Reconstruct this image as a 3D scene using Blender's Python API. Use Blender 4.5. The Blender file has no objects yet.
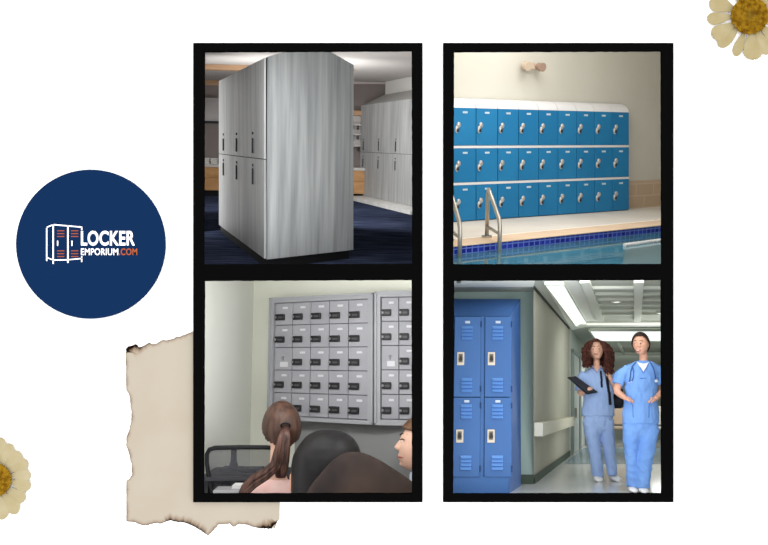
import bpy, bmesh, math, random
from mathutils import Vector as V, Matrix
from mathutils.bvhtree import BVHTree
random.seed(7)
F, CX, CY, D = 700.0, 384.0, 272.5, 6.7
CAM = V((0, 0, 2.65))
COL = bpy.context.scene.collection

# ------------------------------------------------------------------ projection helpers
def ray(px, py): return V(((px - CX) / F, 1.0, (CY - py) / F))
def P(px, py, Y): return CAM + ray(px, py) * Y

class Room:
    """Level directions of one of the four rooms (each room is slightly pitched against the wall)."""
    def __init__(s, yh, xc, roll=1.0):
        bh, ac = (CY - yh) / F, (xc - CX) / F
        r = -ac * bh * roll
        s.U = V((r, -bh - r * ac, 1)); s.k = s.U.length; s.U.normalize()
    def h(s, px, py, Y): return -s.U.dot(ray(px, py)) * Y            # depth of that point below the eye
    def hit(s, px, py, h): return CAM + ray(px, py) * (-h / s.U.dot(ray(px, py)))
    def at(s, px, Y, h):
        x = (px - CX) / F * Y
        return CAM + V((x, Y, (-h - s.U.x * x - s.U.y * Y) / s.U.z))
    def vp(s, px):
        a = (px - CX) / F
        return V((a, 1, -(s.U.x * a + s.U.y) / s.U.z)).normalized()

class Fr:
    """Local frame: x along the front, y into the depth, z up."""
    def __init__(s, O, ex, U):
        ex = (ex - U * ex.dot(U)).normalized(); ey = U.cross(ex)
        s.M = Matrix(((ex.x, ey.x, U.x, O.x), (ex.y, ey.y, U.y, O.y), (ex.z, ey.z, U.z, O.z), (0, 0, 0, 1)))
        s.I = s.M.inverted(); s.o = s.I @ CAM
    def d(s, px, py): return s.I.to_3x3() @ ray(px, py)
    def at(s, px, py, y=0.0):
        d = s.d(px, py); return s.o + d * ((y - s.o.y) / d.y)
    def atz(s, px, py, z):
        d = s.d(px, py); return s.o + d * ((z - s.o.z) / d.z)
    def on(s, px, py, a, b):                                          # on the upright plane through a and b
        n = (b - a).cross(V((0, 0, 1))); d = s.d(px, py)
        return s.o + d * ((a - s.o).dot(n) / d.dot(n))
    def loc(s, p): return s.I @ p
    def sub(s, O): 
        M = s.M.copy(); M.translation = s.M @ O; return M

# ------------------------------------------------------------------ materials
def lin(c):
    f = lambda u: u / 12.92 if u <= .04045 else ((u + .055) / 1.055) ** 2.4
    return tuple(f(x / 255.0) for x in c) + (1,)

WS = 2.1                                                              # strength of the sky light; outdoor colours are set for it
def ext(c):
    g = lambda u: 12.92 * u if u <= .0031308 else 1.055 * u ** (1 / 2.4) - .055
    return tuple(255 * g(x / WS) for x in lin(c)[:3])
MATS = {}
def mat(name, rgb, rough=.6, spec=.15, metal=0.0, rgb2=None, scale=(5, 5, 5), detail=3, lo=.35, hi=.65,
        bump=0.0, bscale=(40, 40, 40), rnd=False, alpha=1.0, emit=0.0):
    if name in MATS: return MATS[name]
    m = bpy.data.materials.new(name); m.use_nodes = True
    nt = m.node_tree; b = nt.nodes['Principled BSDF']; L = nt.links.new
    b.inputs['Base Color'].default_value = lin(rgb); b.inputs['Roughness'].default_value = rough
    b.inputs['Specular IOR Level'].default_value = spec; b.inputs['Metallic'].default_value = metal
    b.inputs['Alpha'].default_value = alpha
    if emit:
        b.inputs['Emission Color'].default_value = lin(rgb); b.inputs['Emission Strength'].default_value = emit
    def coords(sc):
        tc = nt.nodes.new('ShaderNodeTexCoord'); mp = nt.nodes.new('ShaderNodeMapping')
        mp.inputs['Scale'].default_value = sc; L(tc.outputs['Object'], mp.inputs['Vector'])
        if rnd:
            oi = nt.nodes.new('ShaderNodeObjectInfo'); mu = nt.nodes.new('ShaderNodeMath'); mu.operation = 'MULTIPLY'
            mu.inputs[1].default_value = 37.0; L(oi.outputs['Random'], mu.inputs[0])
            cb = nt.nodes.new('ShaderNodeCombineXYZ')
            for i in range(3): L(mu.outputs[0], cb.inputs[i])
            L(cb.outputs[0], mp.inputs['Location'])
        return mp.outputs[0]
    if rgb2:
        n = nt.nodes.new('ShaderNodeTexNoise'); n.inputs['Scale'].default_value = 1; n.inputs['Detail'].default_value = detail
        L(coords(scale), n.inputs['Vector'])
        r = nt.nodes.new('ShaderNodeValToRGB'); r.color_ramp.elements[0].position = lo; r.color_ramp.elements[1].position = hi
        r.color_ramp.elements[0].color = lin(rgb); r.color_ramp.elements[1].color = lin(rgb2)
        L(n.outputs['Fac'], r.inputs[0]); L(r.outputs[0], b.inputs['Base Color'])
    if bump:
        n = nt.nodes.new('ShaderNodeTexNoise'); n.inputs['Scale'].default_value = 1; n.inputs['Detail'].default_value = 4
        L(coords(bscale), n.inputs['Vector'])
        bp = nt.nodes.new('ShaderNodeBump'); bp.inputs['Strength'].default_value = bump; bp.inputs['Distance'].default_value = .02
        L(n.outputs['Fac'], bp.inputs['Height']); L(bp.outputs[0], b.inputs['Normal'])
    MATS[name] = m
    return m

def mat_tiles(name, c1, c2, mortar, w, h, gap=.03, rough=.2, spec=.3, offset=0.0, swap=True):
    m = bpy.data.materials.new(name); m.use_nodes = True
    nt = m.node_tree; b = nt.nodes['Principled BSDF']; L = nt.links.new
    tc = nt.nodes.new('ShaderNodeTexCoord'); sp = nt.nodes.new('ShaderNodeSeparateXYZ'); cb = nt.nodes.new('ShaderNodeCombineXYZ')
    L(tc.outputs['Object'], sp.inputs[0]); L(sp.outputs[0], cb.inputs[0]); L(sp.outputs[2 if swap else 1], cb.inputs[1])
    br = nt.nodes.new('ShaderNodeTexBrick'); br.offset = offset; br.squash = 1
    br.inputs['Scale'].default_value = 1; br.inputs['Brick Width'].default_value = w; br.inputs['Row Height'].default_value = h
    br.inputs['Mortar Size'].default_value = gap; br.inputs['Color1'].default_value = lin(c1); br.inputs['Color2'].default_value = lin(c2)
    br.inputs['Mortar'].default_value = lin(mortar); br.inputs['Bias'].default_value = 0
    L(cb.outputs[0], br.inputs['Vector']); L(br.outputs['Color'], b.inputs['Base Color'])
    b.inputs['Roughness'].default_value = rough; b.inputs['Specular IOR Level'].default_value = spec
    return m

def mat_attr(name, rough=.9):
    m = bpy.data.materials.new(name); m.use_nodes = True
    nt = m.node_tree; b = nt.nodes['Principled BSDF']
    a = nt.nodes.new('ShaderNodeAttribute'); a.attribute_name = 'tone'
    nt.links.new(a.outputs['Color'], b.inputs['Base Color'])
    b.inputs['Roughness'].default_value = rough; b.inputs['Specular IOR Level'].default_value = 0
    return m

# ------------------------------------------------------------------ mesh helpers
class MB:
    def __init__(s): s.bm = bmesh.new()
    def face(s, pts): return s.bm.faces.new([s.bm.verts.new(p) for p in pts])
    def hull(s, a, b):
        """closed solid between two matching outlines"""
        va = [s.bm.verts.new(p) for p in a]; vb = [s.bm.verts.new(p) for p in b]; n = len(a)
        s.bm.faces.new(va[::-1]); s.bm.faces.new(vb)
        for i in range(n): s.bm.faces.new((va[i], va[(i + 1) % n], vb[(i + 1) % n], vb[i]))
        return s
    def box(s, x0, x1, y0, y1, z0, z1):
        return s.hull([(x0, y0, z0), (x1, y0, z0), (x1, y1, z0), (x0, y1, z0)], [(x0, y0, z1), (x1, y0, z1), (x1, y1, z1), (x0, y1, z1)])
    def rings(s, rs, cap=True):
        vs = [[s.bm.verts.new(p) for p in r] for r in rs]; n = len(rs[0])
        for a, b in zip(vs, vs[1:]):
            for i in range(n): s.bm.faces.new((a[i], a[(i + 1) % n], b[(i + 1) % n], b[i]))
        if cap: s.bm.faces.new(vs[0][::-1]); s.bm.faces.new(vs[-1])
        return s
    def tube(s, pts, r, n=10, flat=1.0):
        pts = [V(p) for p in pts]; k = len(pts)
        rr = r if isinstance(r, (list, tuple)) else [r] * k
        rs = []; prev = None
        for i, p in enumerate(pts):
            t = (pts[min(i + 1, k - 1)] - pts[max(i - 1, 0)]).normalized()
            if prev is None:
                u = t.cross(V((0, 1, 0)))
                if u.length < .1: u = t.cross(V((1, 0, 0)))
            else: u = prev - t * prev.dot(t)
            u.normalize(); prev = u; w = t.cross(u)
            rs.append([p + (u * math.cos(a) + w * math.sin(a) * flat) * rr[i] for a in [2 * math.pi * j / n for j in range(n)]])
        return s.rings(rs)
    def loft(s, secs, n=20):
        """secs: (centre, rx, ry), level ellipses"""
        return s.rings([[V(c) + V((rx * math.cos(2 * math.pi * j / n), ry * math.sin(2 * math.pi * j / n), 0)) for j in range(n)] for c, rx, ry in secs])
    def ellip(s, c, rx, ry, rz, M=None, n=16):
        c = V(c); k = max(4, n // 2 + 1); rs = []
        for i in range(k + 1):
            t = -math.pi / 2 + math.pi * (.04 + .92 * i / k)
            q = [V((rx * math.cos(t) * math.cos(a), ry * math.cos(t) * math.sin(a), rz * math.sin(t))) for a in [2 * math.pi * j / n for j in range(n)]]
            rs.append([c + (M @ p if M else p) for p in q])
        return s.rings(rs)
    def cyl(s, a, b, r, n=16): return s.tube([a, b], r, n)
    def build(s, name, m, parent=None, smooth=False, bevel=0.0, M=None):
        bmesh.ops.recalc_face_normals(s.bm, faces=s.bm.faces)
        me = bpy.data.meshes.new(name); s.bm.to_mesh(me); s.bm.free()
        if smooth:
            for p in me.polygons: p.use_smooth = True
        o = bpy.data.objects.new(name, me); COL.objects.link(o)
        if m: me.materials.append(m)
        if parent: o.parent = parent
        if M is not None: o.matrix_world = M
        if bevel:
            bv = o.modifiers.new('bevel', 'BEVEL'); bv.width = bevel; bv.segments = 2; bv.limit_method = 'ANGLE'
        return o

def tag(o, label, cat, group=None):
    o['label'] = label; o['category'] = cat
    if group: o['group'] = group
    return o
def thing(name, label, cat, M, group=None):
    o = bpy.data.objects.new(name, None); COL.objects.link(o); o.empty_display_size = .1
    o.matrix_world = M; return tag(o, label, cat, group)
def struct(o): o['kind'] = 'structure'; return o
def copy_tree(o, parent, shift):
    """copy of a part with its sub-parts"""
    c = o.copy(); COL.objects.link(c); c.parent = parent; c.location = o.location + V(shift)
    for ch in list(o.children):
        g = ch.copy(); COL.objects.link(g); g.parent = c
    return c
def quad(name, pts, m, kind=True):
    b = MB(); c = sum((V(p) for p in pts), V()) / len(pts); b.face([V(p) - c for p in pts])
    o = b.build(name, m, M=Matrix.Translation(c))
    return struct(o) if kind else o
def fquad(name, fr, pts, m):
    """flat piece of the setting, in the axes of a frame"""
    b = MB(); b.face([V(p) for p in pts]); return struct(b.build(name, m, M=fr.M))
def remesh(o, voxel, smooth=4):
    md = o.modifiers.new('r', 'REMESH'); md.mode = 'VOXEL'; md.voxel_size = voxel
    if smooth:
        sm = o.modifiers.new('s', 'SMOOTH'); sm.factor = .5; sm.iterations = smooth
    dg = bpy.context.evaluated_depsgraph_get(); dg.update()
    me = bpy.data.meshes.new_from_object(o.evaluated_get(dg))
    ms = [m for m in o.data.materials]; o.modifiers.clear(); o.data = me
    me.materials.clear()
    for m in ms: me.materials.append(m)
    for p in me.polygons: p.use_smooth = True
    return o
def bvh(*objs):
    """surface of parts that share one frame (all of them at the frame's origin)"""
    vs, ps = [], []
    for o in objs:
        k = len(vs); vs += [v.co.copy() for v in o.data.vertices]; ps += [[k + i for i in p.vertices] for p in o.data.polygons]
    return BVHTree.FromPolygons(vs, ps)
def lamp(name, loc, target, sx, sy, power, color=(1, 1, 1)):
    l = bpy.data.lights.new(name, 'AREA'); l.shape = 'RECTANGLE'; l.size = sx; l.size_y = sy; l.energy = power; l.color = color
    o = bpy.data.objects.new(name, l); COL.objects.link(o); o.location = loc
    o.rotation_euler = (V(target) - V(loc)).to_track_quat('-Z', 'Y').to_euler(); return o

# ------------------------------------------------------------------ camera, world
sc = bpy.context.scene
cam = bpy.data.objects.new('camera', bpy.data.cameras.new('camera')); COL.objects.link(cam); sc.camera = cam
cam.location = CAM; cam.rotation_euler = (math.pi / 2, 0, 0); cam.data.sensor_width = 36; cam.data.lens = F / 768 * 36
cam.data.clip_end = 200
w = bpy.data.worlds.new('world'); sc.world = w; w.use_nodes = True
w.node_tree.nodes['Background'].inputs[0].default_value = (1, 1, 1, 1); w.node_tree.nodes['Background'].inputs[1].default_value = WS
sc.view_settings.view_transform = 'Standard'; sc.view_settings.look = 'None'
sc.cycles.use_denoising = True; sc.cycles.max_bounces = 8

# ================================================================== THE WHITE WALL
white = mat('white_paint', (252, 252, 252), .9, 0)
OPEN = [(204, 51, 412, 264), (453.8, 51, 662, 264), (204, 280.6, 411.8, 494), (453.8, 280.6, 662, 494)]
xs = [-700, 199, 417, 448.5, 667.5, 1500]; ys = [-400, 46.5, 268.5, 276, 498.5, 800]
b = MB()
for i in range(5):
    for j in range(5):
        if i in (1, 3) and j in (1, 3): continue
        b.face([P(xs[i], ys[j], D), P(xs[i], ys[j + 1], D), P(xs[i + 1], ys[j + 1], D), P(xs[i + 1], ys[j], D)])
        t = V((0, .04, 0))
        b.face([P(xs[i], ys[j], D) + t, P(xs[i + 1], ys[j], D) + t, P(xs[i + 1], ys[j + 1], D) + t, P(xs[i], ys[j + 1], D) + t])
bmesh.ops.remove_doubles(b.bm, verts=b.bm.verts, dist=1e-4)
struct(b.build('wall_front', white))

# ================================================================== BLACK FRAMES
black = mat('black_card', (7, 7, 7), .9, 0)
def jag(pts, step, amp):
    out = []
    for a, c in zip(pts, pts[1:] + pts[:1]):
        a, c = V(a + (0,)), V(c + (0,)); n = max(1, int((c - a).length / step))
        for i in range(n):
            p = a.lerp(c, i / n); out.append((p.x + random.uniform(-amp, amp), p.y + random.uniform(-amp, amp)))
    return out
def sheet(name, outer, holes, Y, thick, m, parent=None, M=None):
    """flat card cut from an outline with holes"""
    b = MB(); es = []
    for loop in [outer] + holes:
        vs = [b.bm.verts.new(P(x, y, Y)) for x, y in loop]
        es += [b.bm.edges.new((vs[i], vs[(i + 1) % len(vs)])) for i in range(len(vs))]
    bmesh.ops.triangle_fill(b.bm, use_beauty=True, use_dissolve=False, edges=es)
    g = bmesh.ops.extrude_face_region(b.bm, geom=list(b.bm.faces))
    for v in g['geom']:
        if isinstance(v, bmesh.types.BMVert): v.co.y += thick
    if M is not None:
        I = M.inverted()
        for v in b.bm.verts: v.co = I @ v.co
    o = b.build(name, m, parent)
    if parent is None and M is not None: o.matrix_world = M
    return o
YF = D - .04
def rect(x0, y0, x1, y1): return [(x0, y0), (x0, y1), (x1, y1), (x1, y0)]
for k, (x0, x1, lab) in enumerate([(193.1, 422.6, 'left black double frame, grey locker room above and wall of small lockers below'),
                                   (443.2, 673.6, 'right black double frame, poolside lockers above and hospital corridor below')]):
    hs = []
    for (a, b_, c, d_) in (OPEN[k], OPEN[k + 2]):
        hs.append(jag([(a + .4, b_ + .5), (a - .5, d_ + .2), (c + .2, d_ - .2), (c - .2, b_ - .4)], 5, .15))
    o = sheet('picture_frame', rect(x0, 42.8, x1, 502.3), hs, YF, .0335, black, None, Matrix.Translation(P((x0 + x1) / 2, 502.3, YF)))
    tag(o, lab, 'picture frame')

# ================================================================== LOGO DISC
navy = mat('navy_print', ext((24, 54, 98)), .9, 0); ink = mat('white_print', (250, 250, 252), .9, 0); orange_dim = mat('orange_print_dim', ext((196, 108, 76)), .9, 0); orange = mat('orange_print', ext((222, 116, 64)), .9, 0)
YD = D - .03
cM = Matrix.Translation(P(90.5, 244.2, YD)); cI = cM.inverted()
logo = thing('logo_disc', 'round navy disc with a white and orange locker drawing and company lettering', 'sign', cM)
b = MB(); R_ = 74.6 * YD / F
b.rings([[V((R_ * math.cos(a), y, R_ * math.sin(a))) for a in [2 * math.pi * j / 128 for j in range(128)]] for y in (0, .025)])
b.build('disc', navy, logo)
def bar(b, a, c, wpx, Y=YD - .003):
    p, q = P(*a, Y), P(*c, Y); d = (q - p).normalized(); n = V((-d.z, 0, d.x)) * (wpx * Y / F / 2); e = d * (wpx * .35 * Y / F)
    loop = [p - n - e, q - n + e, q + n + e, p + n - e]
    b.hull([cI @ v for v in loop], [cI @ (v + V((0, .003, 0))) for v in loop])
Z3 = lambda x, y: (40 + x / 7.68, 215 + y / 7.68)
b = MB()
for a, c, w_ in [((50, 95), (102, 74), 1.3), ((102, 74), (320, 93), 1.4), ((320, 95), (320, 112), 1.4), ((51, 95), (51, 350), 1.4), ((101, 76), (101, 372), 1.5),
                 ((214, 85), (214, 364), 1.6), ((52, 326), (101, 346), 1.2), ((101, 346), (214, 344), 1.3), ((214, 344), (320, 334), 1.3), ((320, 320), (320, 358), 1.3),
                 ((135, 200), (135, 234), 1.3), ((245, 200), (245, 234), 1.3)]:
    bar(b, Z3(*a), Z3(*c), w_ * .86)
b.build('locker_drawing', ink, logo)
for y in (121, 143, 165, 275, 297, 319):
    for x in (134, 241): b = MB(); bar(b, Z3(x, y), Z3(x + 50, y), .95); b.build('vent_stripe', orange_dim, logo)['label'] = 'orange vent stripe of the drawing'
def word(txt, x0, x1, ytop, ybase, m, off, space=1.0):
    cu = bpy.data.curves.new('t', 'FONT'); cu.body = txt; cu.size = 1; cu.offset = off; cu.space_character = space; cu.resolution_u = 6
    o = bpy.data.objects.new('t', cu); COL.objects.link(o)
    dg = bpy.context.evaluated_depsgraph_get(); dg.update()
    me = bpy.data.meshes.new_from_object(o.evaluated_get(dg)); bpy.data.objects.remove(o)
    X = [v.co.x for v in me.vertices]; Y_ = [v.co.y for v in me.vertices]
    ax, bx, ay, by = min(X), max(X), min(Y_), max(Y_)
    for v in me.vertices:
        q = cI @ P(x0 + (v.co.x - ax) / (bx - ax) * (x1 - x0), ybase + (v.co.y - ay) / (by - ay) * (ytop - ybase), YD - .003); v.co = q
    bm = bmesh.new(); bm.from_mesh(me)
    g = bmesh.ops.extrude_face_region(bm, geom=list(bm.faces))
    for v in g['geom']:
        if isinstance(v, bmesh.types.BMVert): v.co.y += .003
    bm.to_mesh(me); bm.free(); me.materials.clear(); me.materials.append(m)
    o = bpy.data.objects.new('lettering', me); COL.objects.link(o); o.parent = logo; return o
word('LOCKER', 80.9, 134.9, 230.7, 245.7, ink, .028, 1.06)
word('EMPORIUM', 80.9, 118.2, 248.3, 255.2, ink, .018, 1.06)
word('.COM', 118.9, 137.2, 248.3, 255.2, orange, .018, 1.06)['label'] = 'orange lettering'

# ================================================================== BURNT PAPER
ZP = lambda x, y: (110 + x / 2.422, 320 + y / 2.422)
top = [(125.9, 348.6), (128.5, 346.2), (131.5, 345.6), (135, 344.2), (137, 344.6), (138.6, 347.2), (142, 346.6), (146, 344.4), (149.3, 342.6), (152.5, 344.3), (157, 343.4), (160, 341.2), (163, 339.8), (166, 340.4),
       (170, 339.3), (174, 338.8), (176, 337), (180, 336.6), (184, 335), (188, 333.2), (194.5, 331)]
left = [(ZP(*p)[0] - .6, ZP(*p)[1]) for p in [(41, 486), (41, 440), (41, 390), (49, 384), (55, 372), (54, 350), (50, 335), (46, 318), (41, 308), (41, 287), (48, 266), (53, 243), (54, 222), (51, 205), (50, 190), (46, 178), (41, 171), (40, 130), (40, 95)]]
ZQ = lambda x, y: (120 + x / 4.518, 470 + y / 4.518)
bot = [ZQ(*p) for p in [(722, 222), (712, 228), (708, 240), (695, 248), (684, 266), (640, 264), (600, 256), (560, 245), (537, 243), (515, 257), (495, 242), (445, 246), (425, 268), (400, 297), (370, 278), (345, 262), (320, 248), (285, 236), (262, 237), (235, 228), (210, 232), (190, 241), (155, 240), (130, 248), (100, 250), (70, 236), (30, 231)]]
inner = [(200.5, 331), (200.5, 498.5), (279.8, 498.5)]
pts = top + inner + bot + left
edges_n = len(top)
fr_pts, burn = [], []
def burn_at(i, x, y):
    if x > 192 and y < 499.5 : return 0
    if y < 352 and x < 150: return 1.5 * max(.25, 1 - (x - 126) / 26)
    if y < 350: return .22
    if x > 245 and y > 505: return .3 + .9 * max(0, 1 - abs(x - 270) / 15)
    if y > 515 and 166 < x < 205: return .6
    if y > 505: return .25
    return .16 + .1 * math.sin(y * .35)
n = len(pts)
for i in range(n):
    a, c = V(pts[i] + (0,)), V(pts[(i + 1) % n] + (0,)); L_ = (c - a).length
    straight = a.x > 192 and a.y < 499.6
    k = max(1, int(L_ / 1.3)) if not straight else 1
    for j in range(k):
        p = a.lerp(c, j / k); am = 0 if straight else (.42 if j else .2)
        if 126 < p.x < 128 and 392 > p.y > 355: am = .12
        if p.x < 128 and p.y > 480: am = .15
        q = (p.x + random.uniform(-am, am), p.y + random.uniform(-am, am)); fr_pts.append(q); burn.append(burn_at(i, p.x, p.y))
paper_m = mat('parchment', ext((215, 202, 183)), .95, 0, rgb2=ext((222, 211, 193)), scale=(1.6, 1.6, 1.6), lo=.3, hi=.7, detail=5)
YPp = D - .0055
pM = Matrix.Translation(P(126, 525, YPp)); pI = pM.inverted()
paper = tag(sheet('burnt_paper', fr_pts, [], YPp, .005, paper_m, None, pM), 'sheet of old beige paper with burnt ragged edges tucked under the left black frame', 'paper')
b = MB(); lay = b.bm.verts.layers.float_color.new('tone')
dark, base, mid = V(lin(ext((34, 22, 18)))[:3]), V(lin(ext((218, 206, 188)))[:3]), V(lin(ext((150, 112, 78)))[:3])
N_ = len(fr_pts); rows = []
for i in range(N_):
    p = V(fr_pts[i] + (0,)); t = V(fr_pts[(i + 3) % N_] + (0,)) - V(fr_pts[i - 3] + (0,)); t.normalize()
    nn = V((t.y, -t.x, 0)) * -1                                      # inward for this winding
    bu = burn[i] * random.uniform(.75, 1.2); row = []
    for q, (dd, cc) in enumerate(((0, dark.lerp(mid, max(0, .75 - 2.2 * bu))), (.35 + 1.9 * bu, dark.lerp(mid.lerp(base, .5), max(0, min(1, 1.25 - 1.5 * bu)))), (.8 + 4.2 * bu, mid.lerp(base, max(.3, .85 - .7 * bu))), (1.6 + 9 * bu, base))):
        v = b.bm.verts.new(pI @ P(p.x + nn.x * dd, p.y + nn.y * dd, YPp - .0012 + q * .0002)); v[lay] = tuple(cc) + (1,); row.append(v)
    rows.append(row)
for i in range(N_):
    if burn[i] == 0 or burn[(i + 1) % N_] == 0: continue
    r, s_ = rows[i], rows[(i + 1) % N_]
    for j in range(3): b.bm.faces.new((r[j], r[j + 1], s_[j + 1], s_[j]))
b.build('burnt_edge', mat_attr('burnt_edge'), paper)['label'] = 'dark scorched edge'

# ================================================================== DRIED FLOWERS
pet_m = mat('dried_petal', ext((212, 197, 156)), .9, 0, rgb2=ext((196, 177, 126)), scale=(7, 7, 7), detail=4, lo=.3, hi=.75, rnd=True)
pet_m2 = mat('dried_petal_pale', ext((220, 207, 170)), .9, 0, rgb2=ext((206, 188, 142)), scale=(7, 7, 7), detail=4, lo=.3, hi=.75, rnd=True)
disk_m = mat('flower_disk', ext((206, 160, 44)), .95, 0, rgb2=ext((150, 104, 24)), scale=(22, 22, 22), detail=4, lo=.4, hi=.62)
heart_m = mat('flower_heart', ext((182, 146, 48)), .95, 0, rgb2=ext((134, 98, 34)), scale=(16, 16, 16), detail=4)
def flower(cx, cy, rd, petals, label, pm):
    M = Matrix.Translation(P(cx, cy, D - .0168)); root = thing('dried_flower', label, 'flower', M); u = (D - .02) / F
    for i, (ang, ln, wd, notch) in enumerate(petals):
        a = math.radians(ang); t = V((math.cos(a), 0, -math.sin(a))); s_ = V((t.z, 0, -t.x)); b = MB()
        m_, k_ = 14, 7; grid = []
        for j in range(m_ + 1):
            f = j / m_; wv = wd * (.2 + .8 * math.sin(min(1, f * 1.35) * math.pi / 2) ** 1.2) * (1 if f < .72 else math.sqrt(max(.0, 1 - ((f - .72) / .285) ** 2)))
            row = []
            for q in range(-k_, k_ + 1):
                g = q / k_; L_ = rd * .8 + (ln - rd * .8) * f - notch * f ** 6 * (math.exp(-(g / .3) ** 2))
                row.append(b.bm.verts.new((t * L_ + s_ * (g * wv / 2 + .5 * math.sin(f * 5 + i))) * u + V((0, -.004 - .008 * math.sin(f * 3) * (1 - g * g) - .0012 * math.cos(g * 16) - .0015 * (i % 3), 0))))
            grid.append(row)
        for r, s2 in zip(grid, grid[1:]):
            for q in range(2 * k_): b.bm.faces.new((r[q], r[q + 1], s2[q + 1], s2[q]))
        b.build('petal', pm, root, smooth=True)
    b = MB()
    for i in range(520):                                              # florets on a spiral
        r = rd * math.sqrt((i + .5) / 520); a = i * 2.39996
        hgt = .012 + .03 * math.sin(min(1, r / rd) * math.pi * .8)
        b.ellip((r * u * math.cos(a), -hgt, r * u * math.sin(a)), .0085, .014, .0085, n=6)
    b.ellip((0, 0, 0), rd * u * .97, .016, rd * u * .97, n=24)
    c = b.build('flower_disk', disk_m, root); b = MB(); b.ellip((0, -.014, 0), rd * u * .42, .028, rd * u * .42, n=20)
    for i in range(60):
        r = rd * .42 * math.sqrt((i + .5) / 60); a = i * 2.39996; b.ellip((r * u * math.cos(a), -.036, r * u * math.sin(a)), .007, .012, .007, n=6)
    b.build('flower_heart', heart_m, c)
flower(748.5, 16.5, 18.5, [(203, 42, 17, 0), (177, 42, 12.5, 1), (151, 42, 16, 1), (134, 42.5, 12, 0), (108, 42, 10, 0), (83, 44, 18.5, 1), (61, 43.5, 14, 0), (38, 43, 15, 1), (12, 42, 15, 0), (-14, 42, 15, 1), (-40, 42, 16, 0), (-66, 42, 15, 1), (-92, 42, 16, 0), (-118, 42, 14, 1)],
       'pressed cream daisy with a golden centre cut off by the top right corner', pet_m)
flower(-4, 479, 16.5, [(-82, 42, 12, 0), (-66, 38.5, 12, 0), (-48, 36.5, 13, 0), (-30, 36.5, 13.5, 0), (-8, 35.5, 12, 0), (12, 36, 12.5, 0), (38, 36, 14, 0), (59, 40.5, 13.5, 0), (80, 41, 14, 0), (103, 40, 14, 0), (128, 40, 14, 1), (153, 40, 14, 0), (180, 40, 15, 1), (206, 40, 14, 0), (232, 40, 14, 0), (256, 40, 13, 0)],
       'pressed cream daisy half cut off by the left edge beside the burnt paper', pet_m2)

def straighten(root, fr, depth=None):
    """plumb the uprights of a bank: each column leans a hair against the tilt of its room"""
    memo = {}
    def lean(x, y=0.0):
        if depth and y > .05: return lean(0) * (1 - 1.1 * y / depth)      # the end panel turns away
        x = round(x, 3)
        if x not in memo:
            p = fr.M @ V((x, 0, .9)) - CAM; px = CX + F * p.x / p.y; A, B = fr.at(px, 100), fr.at(px, 220); memo[x] = (A.x - B.x) / (A.z - B.z)
        return memo[x]
    for o in root.children_recursive:
        o.data = o.data.copy(); x0, q = 0, o
        while q is not root: x0 += q.location.x; q = q.parent
        for v in o.data.vertices: v.co.x += lean(v.co.x + x0, v.co.y) * v.co.z
# ================================================================== ROOM ONE: grey wood lockers on a navy carpet
R = Room(144, 292); h1 = R.h(266, 268.6, 7.4); hc1 = -1.56
wood = mat('grey_ash_laminate', (150, 152, 152), .55, .2, rgb2=(188, 189, 188), scale=(16, 16, .75), detail=6, lo=.3, hi=.72, rnd=True)
wood_end = mat('grey_ash_panel', (134, 138, 139), .55, .2, rgb2=(178, 181, 181), scale=(15, 15, .7), detail=7, lo=.28, hi=.74)
dark_gap = mat('dark_gap', (70, 72, 74), .8, .05); kick_m = mat('black_plinth', (24, 25, 26), .7, .1); handle_m = mat('dark_metal', (38, 40, 43), .45, .3)
carpet = mat('navy_carpet', (30, 36, 54), .95, 0, rgb2=(72, 80, 104), scale=(1.6, 13, 13), detail=8, lo=.34, hi=.72, bump=.3, bscale=(60, 60, 60))
ceil_m = mat('warm_white_ceiling', (196, 191, 186), .9, 0); taupe = mat('taupe_wall', (128, 119, 114), .9, 0, rgb2=(138, 129, 124), scale=(1, 1, 1))
side_m = mat('room_side', (150, 142, 136), .9, 0)
YB1 = 17.9
def shell(R, pl, pr, h0, h1_, yb, mats, y0=7.1, names=('floor', 'ceiling', 'wall_left', 'wall_right', 'wall_back')):
    """floor, ceiling and side walls that spread with the view through the opening"""
    q = lambda px, Y, h: R.at(px, Y, h)
    if mats[0]: quad(names[0], [q(pl, y0, h0), q(pr, y0, h0), q(pr, yb, h0), q(pl, yb, h0)], mats[0])
    if mats[1]: quad(names[1], [q(pl, y0, h1_), q(pr, y0, h1_), q(pr, yb, h1_), q(pl, yb, h1_)], mats[1])
    if mats[2]: quad(names[2], [q(pl, 6.76, h0), q(pl, yb, h0), q(pl, yb, h1_), q(pl, 6.76, h1_)], mats[2])
    if mats[3]: quad(names[3], [q(pr, 6.76, h0), q(pr, yb, h0), q(pr, yb, h1_), q(pr, 6.76, h1_)], mats[3])
    if mats[4]: quad(names[4], [q(pl, yb, h0), q(pr, yb, h0), q(pr, yb, h1_), q(pl, yb, h1_)], mats[4])
shell(R, 150, 437, h1, hc1, YB1, (None, ceil_m, side_m, side_m, taupe))
fl = Fr(R.at(308, 7.1, h1), V((1, 0, 0)), R.U)
fquad('floor', fl, [fl.loc(R.at(150, 7.1, h1)), fl.loc(R.at(437, 7.1, h1)), fl.loc(R.at(437, YB1, h1)), fl.loc(R.at(150, YB1, h1))], carpet)

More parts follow.
